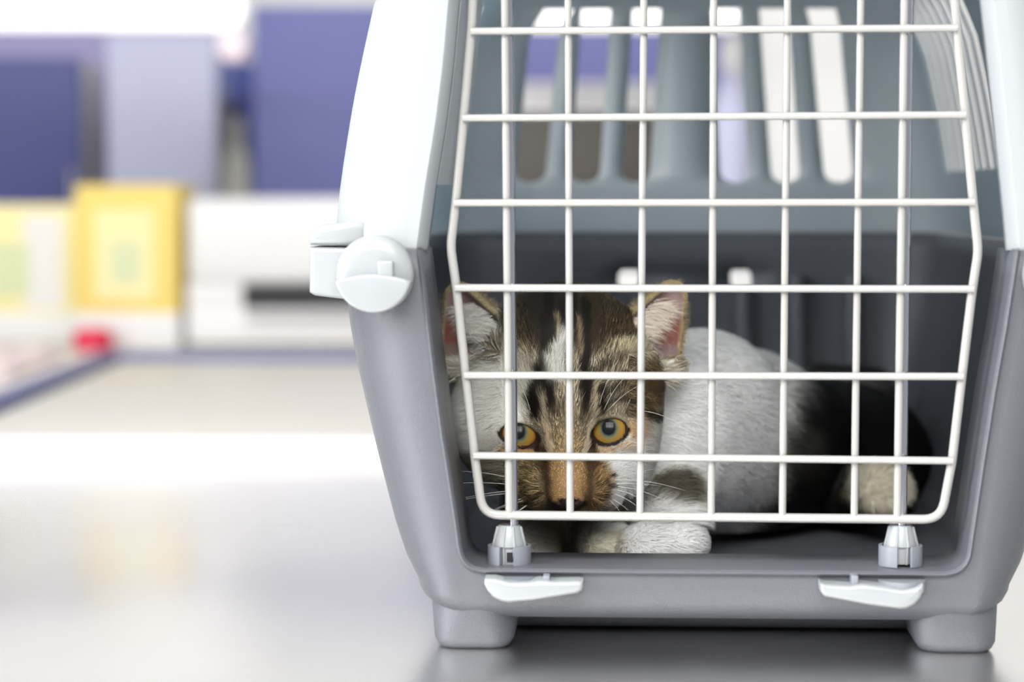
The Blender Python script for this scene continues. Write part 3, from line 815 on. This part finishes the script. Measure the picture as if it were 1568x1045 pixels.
V, Q = surface_nets(F, gx, gy, gz_)
# keep the largest connected sheet
par = np.arange(len(V))
for _ in range(400):
    old = par.copy()
    m = np.minimum.reduce([par[Q[:, k]] for k in range(4)])
    for k in range(4): np.minimum.at(par, Q[:, k], m)
    par = par[par]
    if (par == old).all(): break
big = np.bincount(par).argmax(); keepv = par == big
Q = Q[keepv[Q[:, 0]]]; new = np.cumsum(keepv)-1; V = V[keepv]; Q = new[Q]
def fnormals(V, Q):
    n = np.cross(V[Q[:, 2]]-V[Q[:, 0]], V[Q[:, 3]]-V[Q[:, 1]]); return n
fn = fnormals(V, Q); NV = np.zeros_like(V)
for k in range(4): np.add.at(NV, Q[:, k], fn)
NV /= np.linalg.norm(NV, axis=1)[:, None]+1e-12
if (NV*(V-V.mean(0))).sum() < 0: Q = Q[:, ::-1]; NV = -NV; fn = -fn
for _ in range(2):                                           # light smoothing of the normals only
    S2 = np.zeros_like(NV); C2 = np.zeros(len(V))
    mN = NV[Q].mean(1)
    for k in range(4): np.add.at(S2, Q[:, k], mN)
    NV = S2/(np.linalg.norm(S2, axis=1)[:, None]+1e-12)

# --- coat: colour by place on the animal. u, v are head coordinates (0.294 mm units) counted from the photo's frame
def uv_of(P):
    u = 784 + P[:, 0]*FPX/1.09
    v = 522.5 + (HC-math.tan(PITCH)*1.09 - P[:, 2])*FPX/1.09*1.0
    return u, v
nz_r = np.random.default_rng(5).random((64, 64, 64)).astype(np.float32)
def vnoise(P, s):
    q = np.asarray(P)*s+17.3; i = np.floor(q).astype(int); f = q-i; f = f*f*(3-2*f); r = 0
    for a in (0, 1):
        for b_ in (0, 1):
            for c in (0, 1):
                wgt = (f[:, 0] if a else 1-f[:, 0])*(f[:, 1] if b_ else 1-f[:, 1])*(f[:, 2] if c else 1-f[:, 2])
                r = r + wgt*nz_r[(i[:, 0]+a) % 64, (i[:, 1]+b_) % 64, (i[:, 2]+c) % 64]
    return r
def seg2(u, v, x0, y0, x1, y1):
    dx, dy = x1-x0, y1-y0; t = np.clip(((u-x0)*dx+(v-y0)*dy)/(dx*dx+dy*dy+1e-9), 0, 1)
    return np.hypot(u-x0-t*dx, v-y0-t*dy)
def sstep(a, b_, x): t = np.clip((x-a)/(b_-a), 0, 1); return t*t*(3-2*t)
TAB = (146, 135, 113); DRK = (26, 22, 18); CREAM = (250, 246, 234); WHT = (254, 252, 248)
STRIPES = [  # x0 y0 x1 y1 radius soft colour strength
 (835, 440, 850, 500, 34, 26, (40, 36, 30), .95), (905, 470, 900, 520, 18, 18, (54, 46, 34), .8),
 (842, 455, 833, 560, 6, 4, DRK, 1), (860, 470, 862, 530, 4, 3, DRK, .8), (896, 470, 893, 562, 7, 4, DRK, .95), (880, 455, 878, 520, 4, 3, DRK, .8),
 (838, 500, 836, 545, 3, 3, (170, 158, 130), .0), (852, 490, 852, 530, 2.5, 2.5, (165, 150, 120), .75), (886, 495, 886, 545, 3, 3, (165, 140, 110), .7), (867, 505, 868, 530, 2.5, 2, (150, 138, 112), .6),
 (830, 570, 842, 592, 10, 6, DRK, .95), (822, 592, 815, 618, 7, 5, DRK, .9), (820, 610, 824, 640, 6.5, 4, DRK, 1), (842, 585, 847, 632, 5.5, 3.5, DRK, 1),
 (893, 572, 893, 640, 5, 3.5, DRK, 1), (905, 575, 897, 605, 3.5, 3, DRK, .8), (916, 598, 917, 640, 6, 4, DRK, .95), (912, 575, 930, 560, 4, 4, DRK, .6),
 (928, 605, 955, 592, 3.5, 4, DRK, .75), (930, 620, 975, 612, 3, 4, DRK, .55), (945, 580, 985, 570, 4, 5, DRK, .45), (940, 560, 975, 545, 5, 5, (60, 50, 36), .5),
 (990, 632, 1030, 642, 6, 6, (40, 32, 24), .95), (985, 590, 1030, 598, 8, 8, (76, 62, 44), .6), (960, 632, 985, 628, 3, 3, (60, 48, 34), .5),
 (907, 590, 907, 645, 3.2, 2.5, (196, 180, 152), .9), (834, 610, 836, 648, 3, 2.5, (176, 164, 138), .8), (868, 590, 868, 640, 4, 6, (150, 136, 110), .4),
]
def coat(P, N):
    """sRGB 0-255 colour, hair length (m), hair half width (m), darkness jitter"""
    wob = (vnoise(P, 260)-.5)*7; wob2 = (vnoise(P+3.1, 420)-.5)*5
    u, v = uv_of(P); u = u+wob; v = v+wob2
    n = len(u); C = np.tile(np.array(TAB, float), (n, 1))
    J = np.full(n, .58); Lh = np.full(n, .0052); Wd = np.full(n, .000085)
    def lay(m, c, j=None):
        nonlocal C, J
        m = np.clip(m, 0, 1)[:, None]; C = C*(1-m)+np.array(c, float)*m
        if j is not None: J = J*(1-m[:, 0])+j*m[:, 0]
    def E(cx, cy, rx, ry, soft=.3, an=0):
        ca, sa = math.cos(an), math.sin(an); X = (u-cx)*ca+(v-cy)*sa; Y = -(u-cx)*sa+(v-cy)*ca
        return 1-sstep(1-soft, 1+soft, np.hypot(X/rx, Y/ry))
    head = (P[:, 1] < 1.150) & (v < 815) & (u < np.where(v < 565, 1085, 1046))
    head &= ~((u > 960) & (v > 740)) & ~((P[:, 1] > 1.128) & (u > 985) & (v > 560))
    lay(E(865, 470, 190, 70, .3), (66, 55, 39)); 
    lay(E(1000, 600, 45, 50, .4), (112, 94, 66), .35)
    # pale muzzle, cheeks
    lay(E(960, 720, 52, 62, .18)*(u > 885), WHT, .05); lay(E(1005, 690, 26, 60, .4), (206, 203, 194), .1)
    lay(1-sstep(-8, 10, u-(764+.0*(v))), CREAM, .10)
    lay(E(755, 610, 62, 75, .2), CREAM, .10); lay(E(803, 590, 16, 34, .35), (206, 202, 190), .18)
    lay(E(800, 560, 26, 14, .4), (176, 168, 150), .3)
    lay(E(725, 535, 60, 22, .35), (150, 138, 118), .4); lay(E(700, 565, 40, 30, .5), (214, 208, 190), .2)
    lay(E(975, 535, 44, 12, .5), (196, 182, 148), .3)
    lay(E(745, 720, 45, 26, .35), (146, 138, 122), .25)
    for (a, b_, c, d_, r, so, cc, st) in STRIPES: lay((1-sstep(r-so*.6, r+so, seg2(u, v, a, b_, c, d_)))*st, cc, .12)
    blaze = np.maximum(1-sstep(3, 15, seg2(u, v, 862, 515, 850, 560)), 1-sstep(6, 22, seg2(u, v, 846, 556, 852, 576)))
    lay(blaze*.92, (222, 220, 212), .15)
    lay(E(868, 655, 26, 34, .5), (134, 118, 92), .5)
    # brown muzzle sides, dark sides of the bridge, orange bridge
    lay(E(818, 735, 36, 48, .3), (136, 118, 84), .45); lay(E(900, 735, 32, 44, .25), (160, 130, 88), .35)
    lay(1-sstep(4, 15, seg2(u, v, 834, 694, 846, 766)), (66, 50, 34), .3); lay(1-sstep(3, 13, seg2(u, v, 908, 694, 897, 760)), (88, 66, 44), .3)
    lay(1-sstep(20, 33, seg2(u, v, 868, 712, 869, 750)), (186, 147, 99), .3); lay(E(868, 680, 24, 26, .6)*.8, (168, 138, 98), .45)
    for (sx, sy, sr) in ((800, 735, 5), (812, 742, 5), (806, 752, 5), (818, 756, 5), (828, 748, 4), (815, 766, 4), (920, 738, 5), (930, 742, 6), (925, 752, 5), (933, 728, 4), (916, 758, 4)):
        lay(E(sx, sy, sr, sr*.7, .5)*.85, (48, 36, 24), .2)
    lay(E(868, 795, 34, 14, .4), (120, 104, 84), .2)
    # pale inner corners, peach lids
    lay(1-sstep(2, 6, seg2(u, v, 836, 652, 845, 692)), (206, 184, 150), .15); lay(1-sstep(2, 7, seg2(u, v, 903, 650, 893, 694)), (214, 196, 166), .15)
    lay(E(800, 694, 30, 9, .4), (214, 168, 112), .1); lay(E(925, 690, 16, 8, .5), (226, 196, 158), .1); lay(E(974, 655, 12, 20, .4), (222, 184, 140), .12); lay(E(958, 684, 18, 9, .6), (232, 210, 182), .08)
    lay(E(940, 640, 36, 6, .6), (170, 156, 130), .3)
    for ex, ey, rx, rz, an, ed, gz in EYES:
        X = (u-ex)*math.cos(-an)+(v-ey)*math.sin(-an); Y = -(u-ex)*math.sin(-an)+(v-ey)*math.cos(-an)
        ue, ve = uv_of(P); ue = ue-ex; ve = ve-ey; ca, sa = math.cos(-an), math.sin(-an)
        rr = np.hypot((ue*ca+ve*sa)/rx, (-ue*sa+ve*ca)/rz)
        lay(1-sstep(1.06, 1.15, rr + .10*(ve < -6)), (44, 30, 24), .05)
        inn = -1 if ex > 868 else 1
        lay(1-sstep(3, 7, seg2(ue+ex, ve+ey, ex+inn*24, ey+12, ex+inn*30, ey+27)), (58, 36, 30), .05)
        Lh = np.where(rr < 1.45, .0012+.004*np.clip(rr-1.15, 0, .3), Lh)
        Lh = np.where(rr < 1.12, 0, Lh)
    nose = E(869, 767, 27, 14, .15)*(P[:, 1] < 1.078); lay(nose, (62, 42, 42), 0)
    # ears: skin inside, dark backs, pale rim
    ear_in = np.zeros(n, bool); near_rim = np.zeros(n, bool)
    for bo, bi, tp, s_ in EARS:
        cen = (q3(*bo)+q3(*bi)+q3(*tp))/3
        rel = P-cen; near = (np.hypot(rel[:, 0], rel[:, 2]) < .034) & (v < 556) & (np.abs(rel[:, 1]) < .03)
        f0 = sd_tri(q3(*bo), q3(*bi), q3(*tp), .0074)[0](P[:, 0], P[:, 1], P[:, 2])
        inside = near & (f0 < -.0010)
        ear_in |= inside; near_rim |= near & (f0 < .0012) & (f0 >= -.0010)
        rim = near & (np.abs(f0) < .0012) & (N[:, 1] < .1)
        out = s_*(u-(720 if s_ < 0 else 1000))
        lay(inside*1.0, (158, 134, 128), .05); lay(inside*sstep(0, 34, -out), (176, 160, 148), .1)
        lay(inside*E(695 if s_ < 0 else 1032, 515, 22, 22, .4)*.7, (150, 82, 66), .05)
        lay(rim*.9, (184, 164, 120), .15); lay((near & (f0 > -.0012) & (N[:, 1] > .1))*.9, (92, 78, 56), .3)
    # lengths
    Lh = np.where(near_rim, .0016, Lh)
    Lh = np.where(E(868, 730, 40, 60, .2) > .5, .0013, Lh); Lh = np.where(E(868, 665, 30, 34, .2) > .5, .0022, Lh)
    Lh = np.where((u < 765) & (v > 520) & (Lh > .002), .0085, Lh); Lh = np.where((u > 985) & (v > 560), .0075, Lh)
    Lh = np.where(ear_in, .0012, Lh); Lh = np.where(nose > .3, 0, Lh)
    # ---- body
    B = ~head
    x, y, z = P[:, 0], P[:, 1], P[:, 2]
    s = sstep(.131, .158, x + (vnoise(P, 60)-.5)*.014 - (z-.09)*.35)         # white to black along the flank
    CB = np.tile(np.array((252, 251, 246), float), (n, 1)); DB = np.array((20, 19, 18), float)
    def layb(m, c):
        nonlocal CB
        m = np.clip(m, 0, 1)[:, None]; CB = CB*(1-m)+np.array(c, float)*m
    def ball(c, r, so=.4): return 1-sstep(1-so, 1+so, np.linalg.norm((P-np.array(c))/r, axis=1))
    layb(s, DB)
    layb(ball(q3(1195, 670, 1.24), (.018, .05, .014)), (70, 68, 62))  # shadow on the flank, painted into the coat colour
    layb(ball(q3(1022, 745, 1.135), (.012, .03, .0085)), (92, 86, 72))
    layb(ball(q3(925, 803, 1.135), (.013, .014, .0045)), (46, 38, 30))
    layb(ball(q3(850, 800, 1.15), (.022, .04, .014)), (136, 122, 102))  # chest shade, painted as a brown-grey coat tone
    layb(ball(q3(928, 838, 1.11), (.014, .02, .007), .3), (236, 228, 208))
    layb(ball(q3(1350, 752, 1.215), (.0165, .030, .016), .25), (232, 222, 198))
    layb((y > 1.352)*(z > .105)*1.0, (52, 50, 48)); layb(ball(q3(1285, 590, 1.36), (.030, .03, .0055), .6)*.8, (160, 158, 152))
    C = np.where(B[:, None], CB, C); J = np.where(B, .12, J); Lh = np.where(B, np.where(z < .04, .005, .010), Lh)
    Wd = np.where(B & (P[:, 1] > 1.2), .00022, np.where(B, .00018, Wd))
    return C, Lh, Wd, J, ear_in, head
BASE = Vector((.09, 1.2, FL)); BV = np.array(BASE)
def np_mesh(name, V, faces_list, cols=None, normals=None):
    me = bpy.data.meshes.new(name)
    me.vertices.add(len(V)); me.vertices.foreach_set('co', (V-BV).astype(np.float32).ravel())
    loops = np.concatenate([f.ravel() for f in faces_list]); sizes = np.concatenate([np.full(len(f), f.shape[1]) for f in faces_list])
    me.loops.add(len(loops)); me.loops.foreach_set('vertex_index', loops.astype(np.int32))
    starts = np.concatenate([[0], np.cumsum(sizes)[:-1]])
    me.polygons.add(len(sizes)); me.polygons.foreach_set('loop_start', starts.astype(np.int32))
    me.update(calc_edges=True)
    if cols is not None:
        a = me.color_attributes.new('coat', 'FLOAT_COLOR', 'POINT')
        a.data.foreach_set('color', np.concatenate([cols, np.ones((len(cols), 1))], 1).astype(np.float32).ravel())
    me.shade_smooth()
    if normals is not None: me.normals_split_custom_set_from_vertices(normals.astype(np.float32))
    return me
def coat_mat(name, rough, spec, bump=0):
    m = bpy.data.materials.new(name); m.use_nodes = True; nt = m.node_tree; b = nt.nodes['Principled BSDF']
    a = nt.nodes.new('ShaderNodeAttribute'); a.attribute_name = 'coat'
    nt.links.new(a.outputs['Color'], b.inputs['Base Color']); b.inputs['Roughness'].default_value = rough
    b.inputs['Specular IOR Level'].default_value = spec
    return m
C, Lh, Wd, J, ein, hd = coat(V, NV)
under = C*np.where(ein, 1.0, .8)[:, None]
kit = bpy.data.objects.new('kitten', np_mesh('kitten', V, [Q], lin(under), NV)); COL.objects.link(kit); kit.location = BASE
kit.data.materials.append(coat_mat('kitten_skin', .6, .25))
tag(kit, 'brown tabby and white kitten lying in the pet carrier behind its wire door', 'cat')

# fur
fa = np.linalg.norm(fn, axis=1)*.5; fc = V[Q].mean(1); fN = fn/(2*fa[:, None]+1e-15)
dens = np.where(fc[:, 1] < 1.16, 1.0, np.where(fc[:, 1] < 1.2, .35, .2))
dens *= np.where(fN[:, 1] > .5, .25, 1.0); dens *= (fc[:, 2] > FL+.002)
Cf, Lf, Wf, Jf, ef, hf = coat(fc, fN)
dens *= np.where(Lf < .0016, 1.9, np.where(Lf < .003, 1.3, 1.0)); dens[Lf <= 0] = 0; dens[ef] *= .25
wt = fa*dens; wt /= wt.sum()
NH = 240000
pick = rng.choice(len(Q), NH, p=wt); r1, r2 = rng.random((2, NH))
qd = Q[pick]; a_, b_, c_, d_ = (V[qd[:, k]] for k in range(4))
P0 = (a_*(1-r1[:, None])+b_*r1[:, None])*(1-r2[:, None]) + (d_*(1-r1[:, None])+c_*r1[:, None])*r2[:, None]
N0 = (NV[qd[:, 0]]*(1-r1[:, None])+NV[qd[:, 1]]*r1[:, None])*(1-r2[:, None]) + (NV[qd[:, 3]]*(1-r1[:, None])+NV[qd[:, 2]]*r1[:, None])*r2[:, None]
N0 /= np.linalg.norm(N0, axis=1)[:, None]
C0, L0, W0, J0, e0, h0 = coat(P0, N0)
u0, v0 = uv_of(P0)
flow = np.zeros((NH, 3)); hx_, hz_ = u0-868, -(v0-745); rr = np.hypot(hx_, hz_)+1e-6
flow[:, 0] = hx_/rr; flow[:, 2] = hz_/rr; flow[:, 1] = .35
fore = (1-sstep(620, 680, v0))*(1-sstep(60, 130, np.abs(u0-868))); flow[:, 0] = flow[:, 0]*(1-fore*.6); flow[:, 2] = flow[:, 2]*(1-fore)+fore
flow[:, 1] += 1.1*(1-sstep(465, 545, v0))
chk = ((u0 < 770) & (v0 > 540)) | ((u0 > 960) & (v0 > 540)); flow[chk, 0] = np.sign(hx_[chk])*1.0; flow[chk, 2] = -.25
flow[~h0] = (.75, .45, -.35)
flow[:, 0] += (vnoise(P0, 120)-.5)*1.0; flow[:, 2] += (vnoise(P0+9, 120)-.5)*.8
flow += rng.normal(0, .16, flow.shape)
T0 = flow-(flow*N0).sum(1)[:, None]*N0; T0 /= np.linalg.norm(T0, axis=1)[:, None]+1e-9
lift = np.where(L0 < .003, .30, .24)+rng.random(NH)*.18
Dr = T0+N0*lift[:, None]; Dr /= np.linalg.norm(Dr, axis=1)[:, None]
Ln = L0*(.65+.6*rng.random(NH))
def strips(P0, Dr, N0, Ln, W0, col, jit, bendT=None, tipc=None):
    n = len(P0); side = np.cross(Dr, N0); side /= np.linalg.norm(side, axis=1)[:, None]+1e-9
    side = side + N0*rng.normal(0, .25, n)[:, None]
    P0 = P0 - N0*.0002
    bend = (bendT if bendT is not None else -N0*.18)*Ln[:, None]
    m = P0+Dr*(Ln*.5)[:, None]; t = P0+Dr*Ln[:, None]+bend
    W = (W0*(.7+.6*rng.random(n)))[:, None]*side
    VV = np.stack([P0-W, P0+W, m-W*.8, m+W*.8, t], 1).reshape(-1, 3); i = np.arange(n)[:, None]*5
    q = i+np.array([[0, 1, 3, 2]]); tr = i+np.array([[2, 3, 4]])
    k = np.exp(rng.normal(0, 1, n)*jit)
    if n > 50000:                                            # ticked hairs: some dark, some pale, in small clumps
        rr_ = rng.random(n); cl = vnoise(P0, 900)-.5; tk = jit > .3
        k = np.where(tk & (rr_+cl*.5 < .34), k*.34, np.where(tk & (rr_+cl*.5 > .74), k*1.9, k))
    k = k[:, None]
    c = np.clip(lin(col)*k, 0, .96); tip = c if tipc is None else tipc
    CC = np.stack([c*.9, c*.9, c, c, np.clip(tip*1.15, 0, .95)], 1).reshape(-1, 3)
    NN = np.repeat(N0, 5, 0)
    return VV, q, tr, CC, NN
VV, q, tr, CC, NN = strips(P0, Dr, N0, Ln, W0, C0, J0)
# long tufts inside the ears
tv = []
for bo, bi, tp, s_ in EARS:
    A, B, T_ = q3(*bo), q3(*bi), q3(*tp); n_ = 1300
    t = rng.random(n_)**.8; base_ = B+(T_-B)*(t*.86)[:, None] + (A-B)*(rng.random(n_)**1.5*.30)[:, None] + np.array((0, -.0065, 0)) - np.array((s_*.004, 0, 0)) + rng.normal(0, .0009, (n_, 3))
    dr = np.stack([s_*(.85+.2*rng.random(n_)), -.12+.16*rng.normal(size=n_), np.where(t > .5, -.25, .10)+.28*rng.normal(size=n_)+.3*(t-.4)], 1)
    dr /= np.linalg.norm(dr, axis=1)[:, None]; nn = np.tile(np.array((0, -1., .25))/1.03, (n_, 1))
    ln = (.011+.009*rng.random(n_))*(1-.52*t)
    cc = np.tile(np.array((226, 220, 210), float), (n_, 1)) if s_ < 0 else np.tile(np.array((232, 216, 200), float), (n_, 1))
    tv.append(strips(base_, dr, nn, ln, np.full(n_, .000075), cc, .22, bendT=np.array((0, .0, -.10))*np.ones((n_, 3))))
# fine fringe round the ear edges and the low front of the ear
for bo, bi, tp, s_ in EARS:
    A, B, T_ = q3(*bo), q3(*bi), q3(*tp); n_ = 1500
    t = rng.random(n_); pth = np.where((t < .5)[:, None], A+(T_-A)*(t*2)[:, None], T_+(B-T_)*((t-.5)*2)[:, None])
    cen = (A+B+T_)/3; outd = pth-cen; outd /= np.linalg.norm(outd, axis=1)[:, None]
    e_ = np.where((t < .5)[:, None], T_-A, B-T_); e_ /= np.linalg.norm(e_, axis=1)[:, None]; pn = np.cross(e_, np.array((0, 1., 0))); pn /= np.linalg.norm(pn, axis=1)[:, None]; pn *= np.sign((pn*outd).sum(1))[:, None]
    cap_ = np.exp(-((t-.5)/.06)**2)[:, None]; pn = pn*(1-cap_)+outd*cap_; pn /= np.linalg.norm(pn, axis=1)[:, None]
    base_ = pth+pn*.0070+rng.normal(0, .0006, (n_, 3)); dr = pn+rng.normal(0, .25, (n_, 3))+np.array((0, -.1, .35)); dr /= np.linalg.norm(dr, axis=1)[:, None]
    nn = np.tile(np.array((0, -1., .2))/1.02, (n_, 1)); cc = np.tile(np.array((150, 132, 100), float), (n_, 1))
    tv.append(strips(base_, dr, nn, .0012+.0028*rng.random(n_)**2, np.full(n_, .00005), cc, .4))
    n_ = 1300; t = rng.random(n_); base_ = B+(A-B)*t[:, None]+np.array((0, -.0075, -.006))+rng.normal(0, .0016, (n_, 3))
    dr = np.stack([s_*(.7+.3*rng.random(n_)), -.15+.12*rng.normal(size=n_), .10+.3*rng.normal(size=n_)], 1); dr /= np.linalg.norm(dr, axis=1)[:, None]
    nn = np.tile(np.array((0, -1., .25))/1.03, (n_, 1)); cc = np.tile(np.array((196, 186, 166), float), (n_, 1))
    tv.append(strips(base_, dr, nn, .007+.008*rng.random(n_), np.full(n_, .000085), cc, .4))
off = len(VV); AV, Aq, At, AC, AN = [VV], [q], [tr], [CC], [NN]
for (a, b_, c, d_, e_) in tv: AV.append(a); Aq.append(b_+off); At.append(c+off); AC.append(d_); AN.append(e_); off += len(a)
fur = bpy.data.objects.new('fur', np_mesh('fur', np.concatenate(AV), [np.concatenate(Aq), np.concatenate(At)], np.concatenate(AC), np.concatenate(AN)))
COL.objects.link(fur); fur.parent = kit; fur['kind'] = 'stuff'; fur.data.materials.append(coat_mat('kitten_fur', .55, .2))

# eyeballs
def eye_mat():
    m = bpy.data.materials.new('eye'); m.use_nodes = True; nt = m.node_tree; b = nt.nodes['Principled BSDF']
    tc = nt.nodes.new('ShaderNodeTexCoord'); sp = nt.nodes.new('ShaderNodeSeparateXYZ'); nt.links.new(tc.outputs['Object'], sp.inputs[0])
    cb = nt.nodes.new('ShaderNodeCombineXYZ'); mz = nt.nodes.new('ShaderNodeMath'); mz.operation = 'MULTIPLY'; mz.inputs[1].default_value = .86
    nt.links.new(sp.outputs['Z'], mz.inputs[0]); nt.links.new(sp.outputs['X'], cb.inputs[0]); nt.links.new(mz.outputs[0], cb.inputs[1])
    ln = nt.nodes.new('ShaderNodeVectorMath'); ln.operation = 'LENGTH'; nt.links.new(cb.outputs[0], ln.inputs[0])
    nz = nt.nodes.new('ShaderNodeTexNoise'); nz.inputs['Scale'].default_value = 500; nt.links.new(tc.outputs['Object'], nz.inputs['Vector'])
    ad = nt.nodes.new('ShaderNodeMath'); ad.operation = 'MULTIPLY_ADD'; ad.inputs[1].default_value = .0006; nt.links.new(nz.outputs['Fac'], ad.inputs[0]); nt.links.new(ln.outputs['Value'], ad.inputs[2])
    sc = nt.nodes.new('ShaderNodeMath'); sc.operation = 'MULTIPLY'; sc.inputs[1].default_value = 100; nt.links.new(ad.outputs[0], sc.inputs[0])
    cr = nt.nodes.new('ShaderNodeValToRGB'); nt.links.new(sc.outputs[0], cr.inputs[0])
    stops = [(0, (8, 12, 20)), (.31, (10, 15, 24)), (.39, (92, 104, 88)), (.47, (146, 124, 66)), (.66, (172, 130, 60)), (.80, (150, 100, 44)), (.88, (60, 36, 18)), (1, (30, 20, 14))]
    el = cr.color_ramp.elements
    while len(el) < len(stops): el.new(.5)
    for e_, (p_, c_) in zip(el, stops): e_.position = p_; e_.color = tuple(lin(c_))+(1,)
    nt.links.new(cr.outputs[0], b.inputs['Base Color']); b.inputs['Roughness'].default_value = .3
    b.inputs['Coat Weight'].default_value = .25; b.inputs['Specular IOR Level'].default_value = .15; b.inputs['Coat Roughness'].default_value = .03
    return m
ME = eye_mat()
for ex, ey, rx, rz, an, ed, (ga, gb) in EYES:
    c = Vector(q3(ex, ey, ed)); bm = bmesh.new(); bmesh.ops.create_uvsphere(bm, u_segments=40, v_segments=24, radius=RB-.0001)
    o = obj('eye', bm, ME, kit, angle=0); o.location = c-BASE
    o.rotation_euler = (gb*-1.0, 0, ga)
# whiskers
M_WHK = mat('whisker', (238, 236, 230), .35)
def whisker(a, b_, c, d0, d1, r=.00016):
    A, B_, C_ = U(*a, d0), U(*b_, (d0+d1)/2), U(*c, d1)
    pts = [A*(1-t)**2+B_*2*t*(1-t)+C_*t*t for t in np.linspace(0, 1, 9)]
    bm = bmesh.new(); tube(bm, [p-BASE for p in pts], [r*(1-.85*t) for t in np.linspace(0, 1, 9)], 5)
    obj('whisker', bm, M_WHK, kit, angle=0)
for a, b_, c in (((812, 748), (760, 735), (672, 742)), ((808, 752), (760, 750), (690, 768)), ((812, 756), (770, 752), (676, 772)), ((810, 760), (780, 770), (736, 790)), ((818, 762), (790, 770), (752, 784)), ((822, 765), (800, 778), (772, 800)), ((806, 742), (760, 722), (700, 722)), ((815, 770), (795, 780), (784, 790))):
    whisker(a, b_, c, 1.083, 1.075)
for a, b_, c in (((922, 738), (975, 728), (1050, 752)), ((925, 742), (975, 738), (1012, 745)), ((928, 746), (970, 742), (1020, 768)), ((930, 750), (965, 748), (1005, 782)), ((926, 754), (960, 758), (992, 790)), ((922, 758), (945, 765), (965, 785)), ((932, 736), (970, 722), (1010, 718)), ((926, 760), (940, 770), (952, 788))):
    whisker(a, b_, c, 1.083, 1.075)
for a, b_, c in (((812, 628), (800, 590), (782, 548)), ((806, 632), (790, 600), (770, 570)), ((800, 634), (780, 615), (756, 600)), ((925, 628), (940, 590), (975, 560)), ((932, 628), (955, 600), (990, 585)), ((918, 620), (925, 590), (945, 555)), ((986, 630), (1010, 632), (1042, 650))):
    whisker(a, b_, c, 1.079, 1.070, .00011)
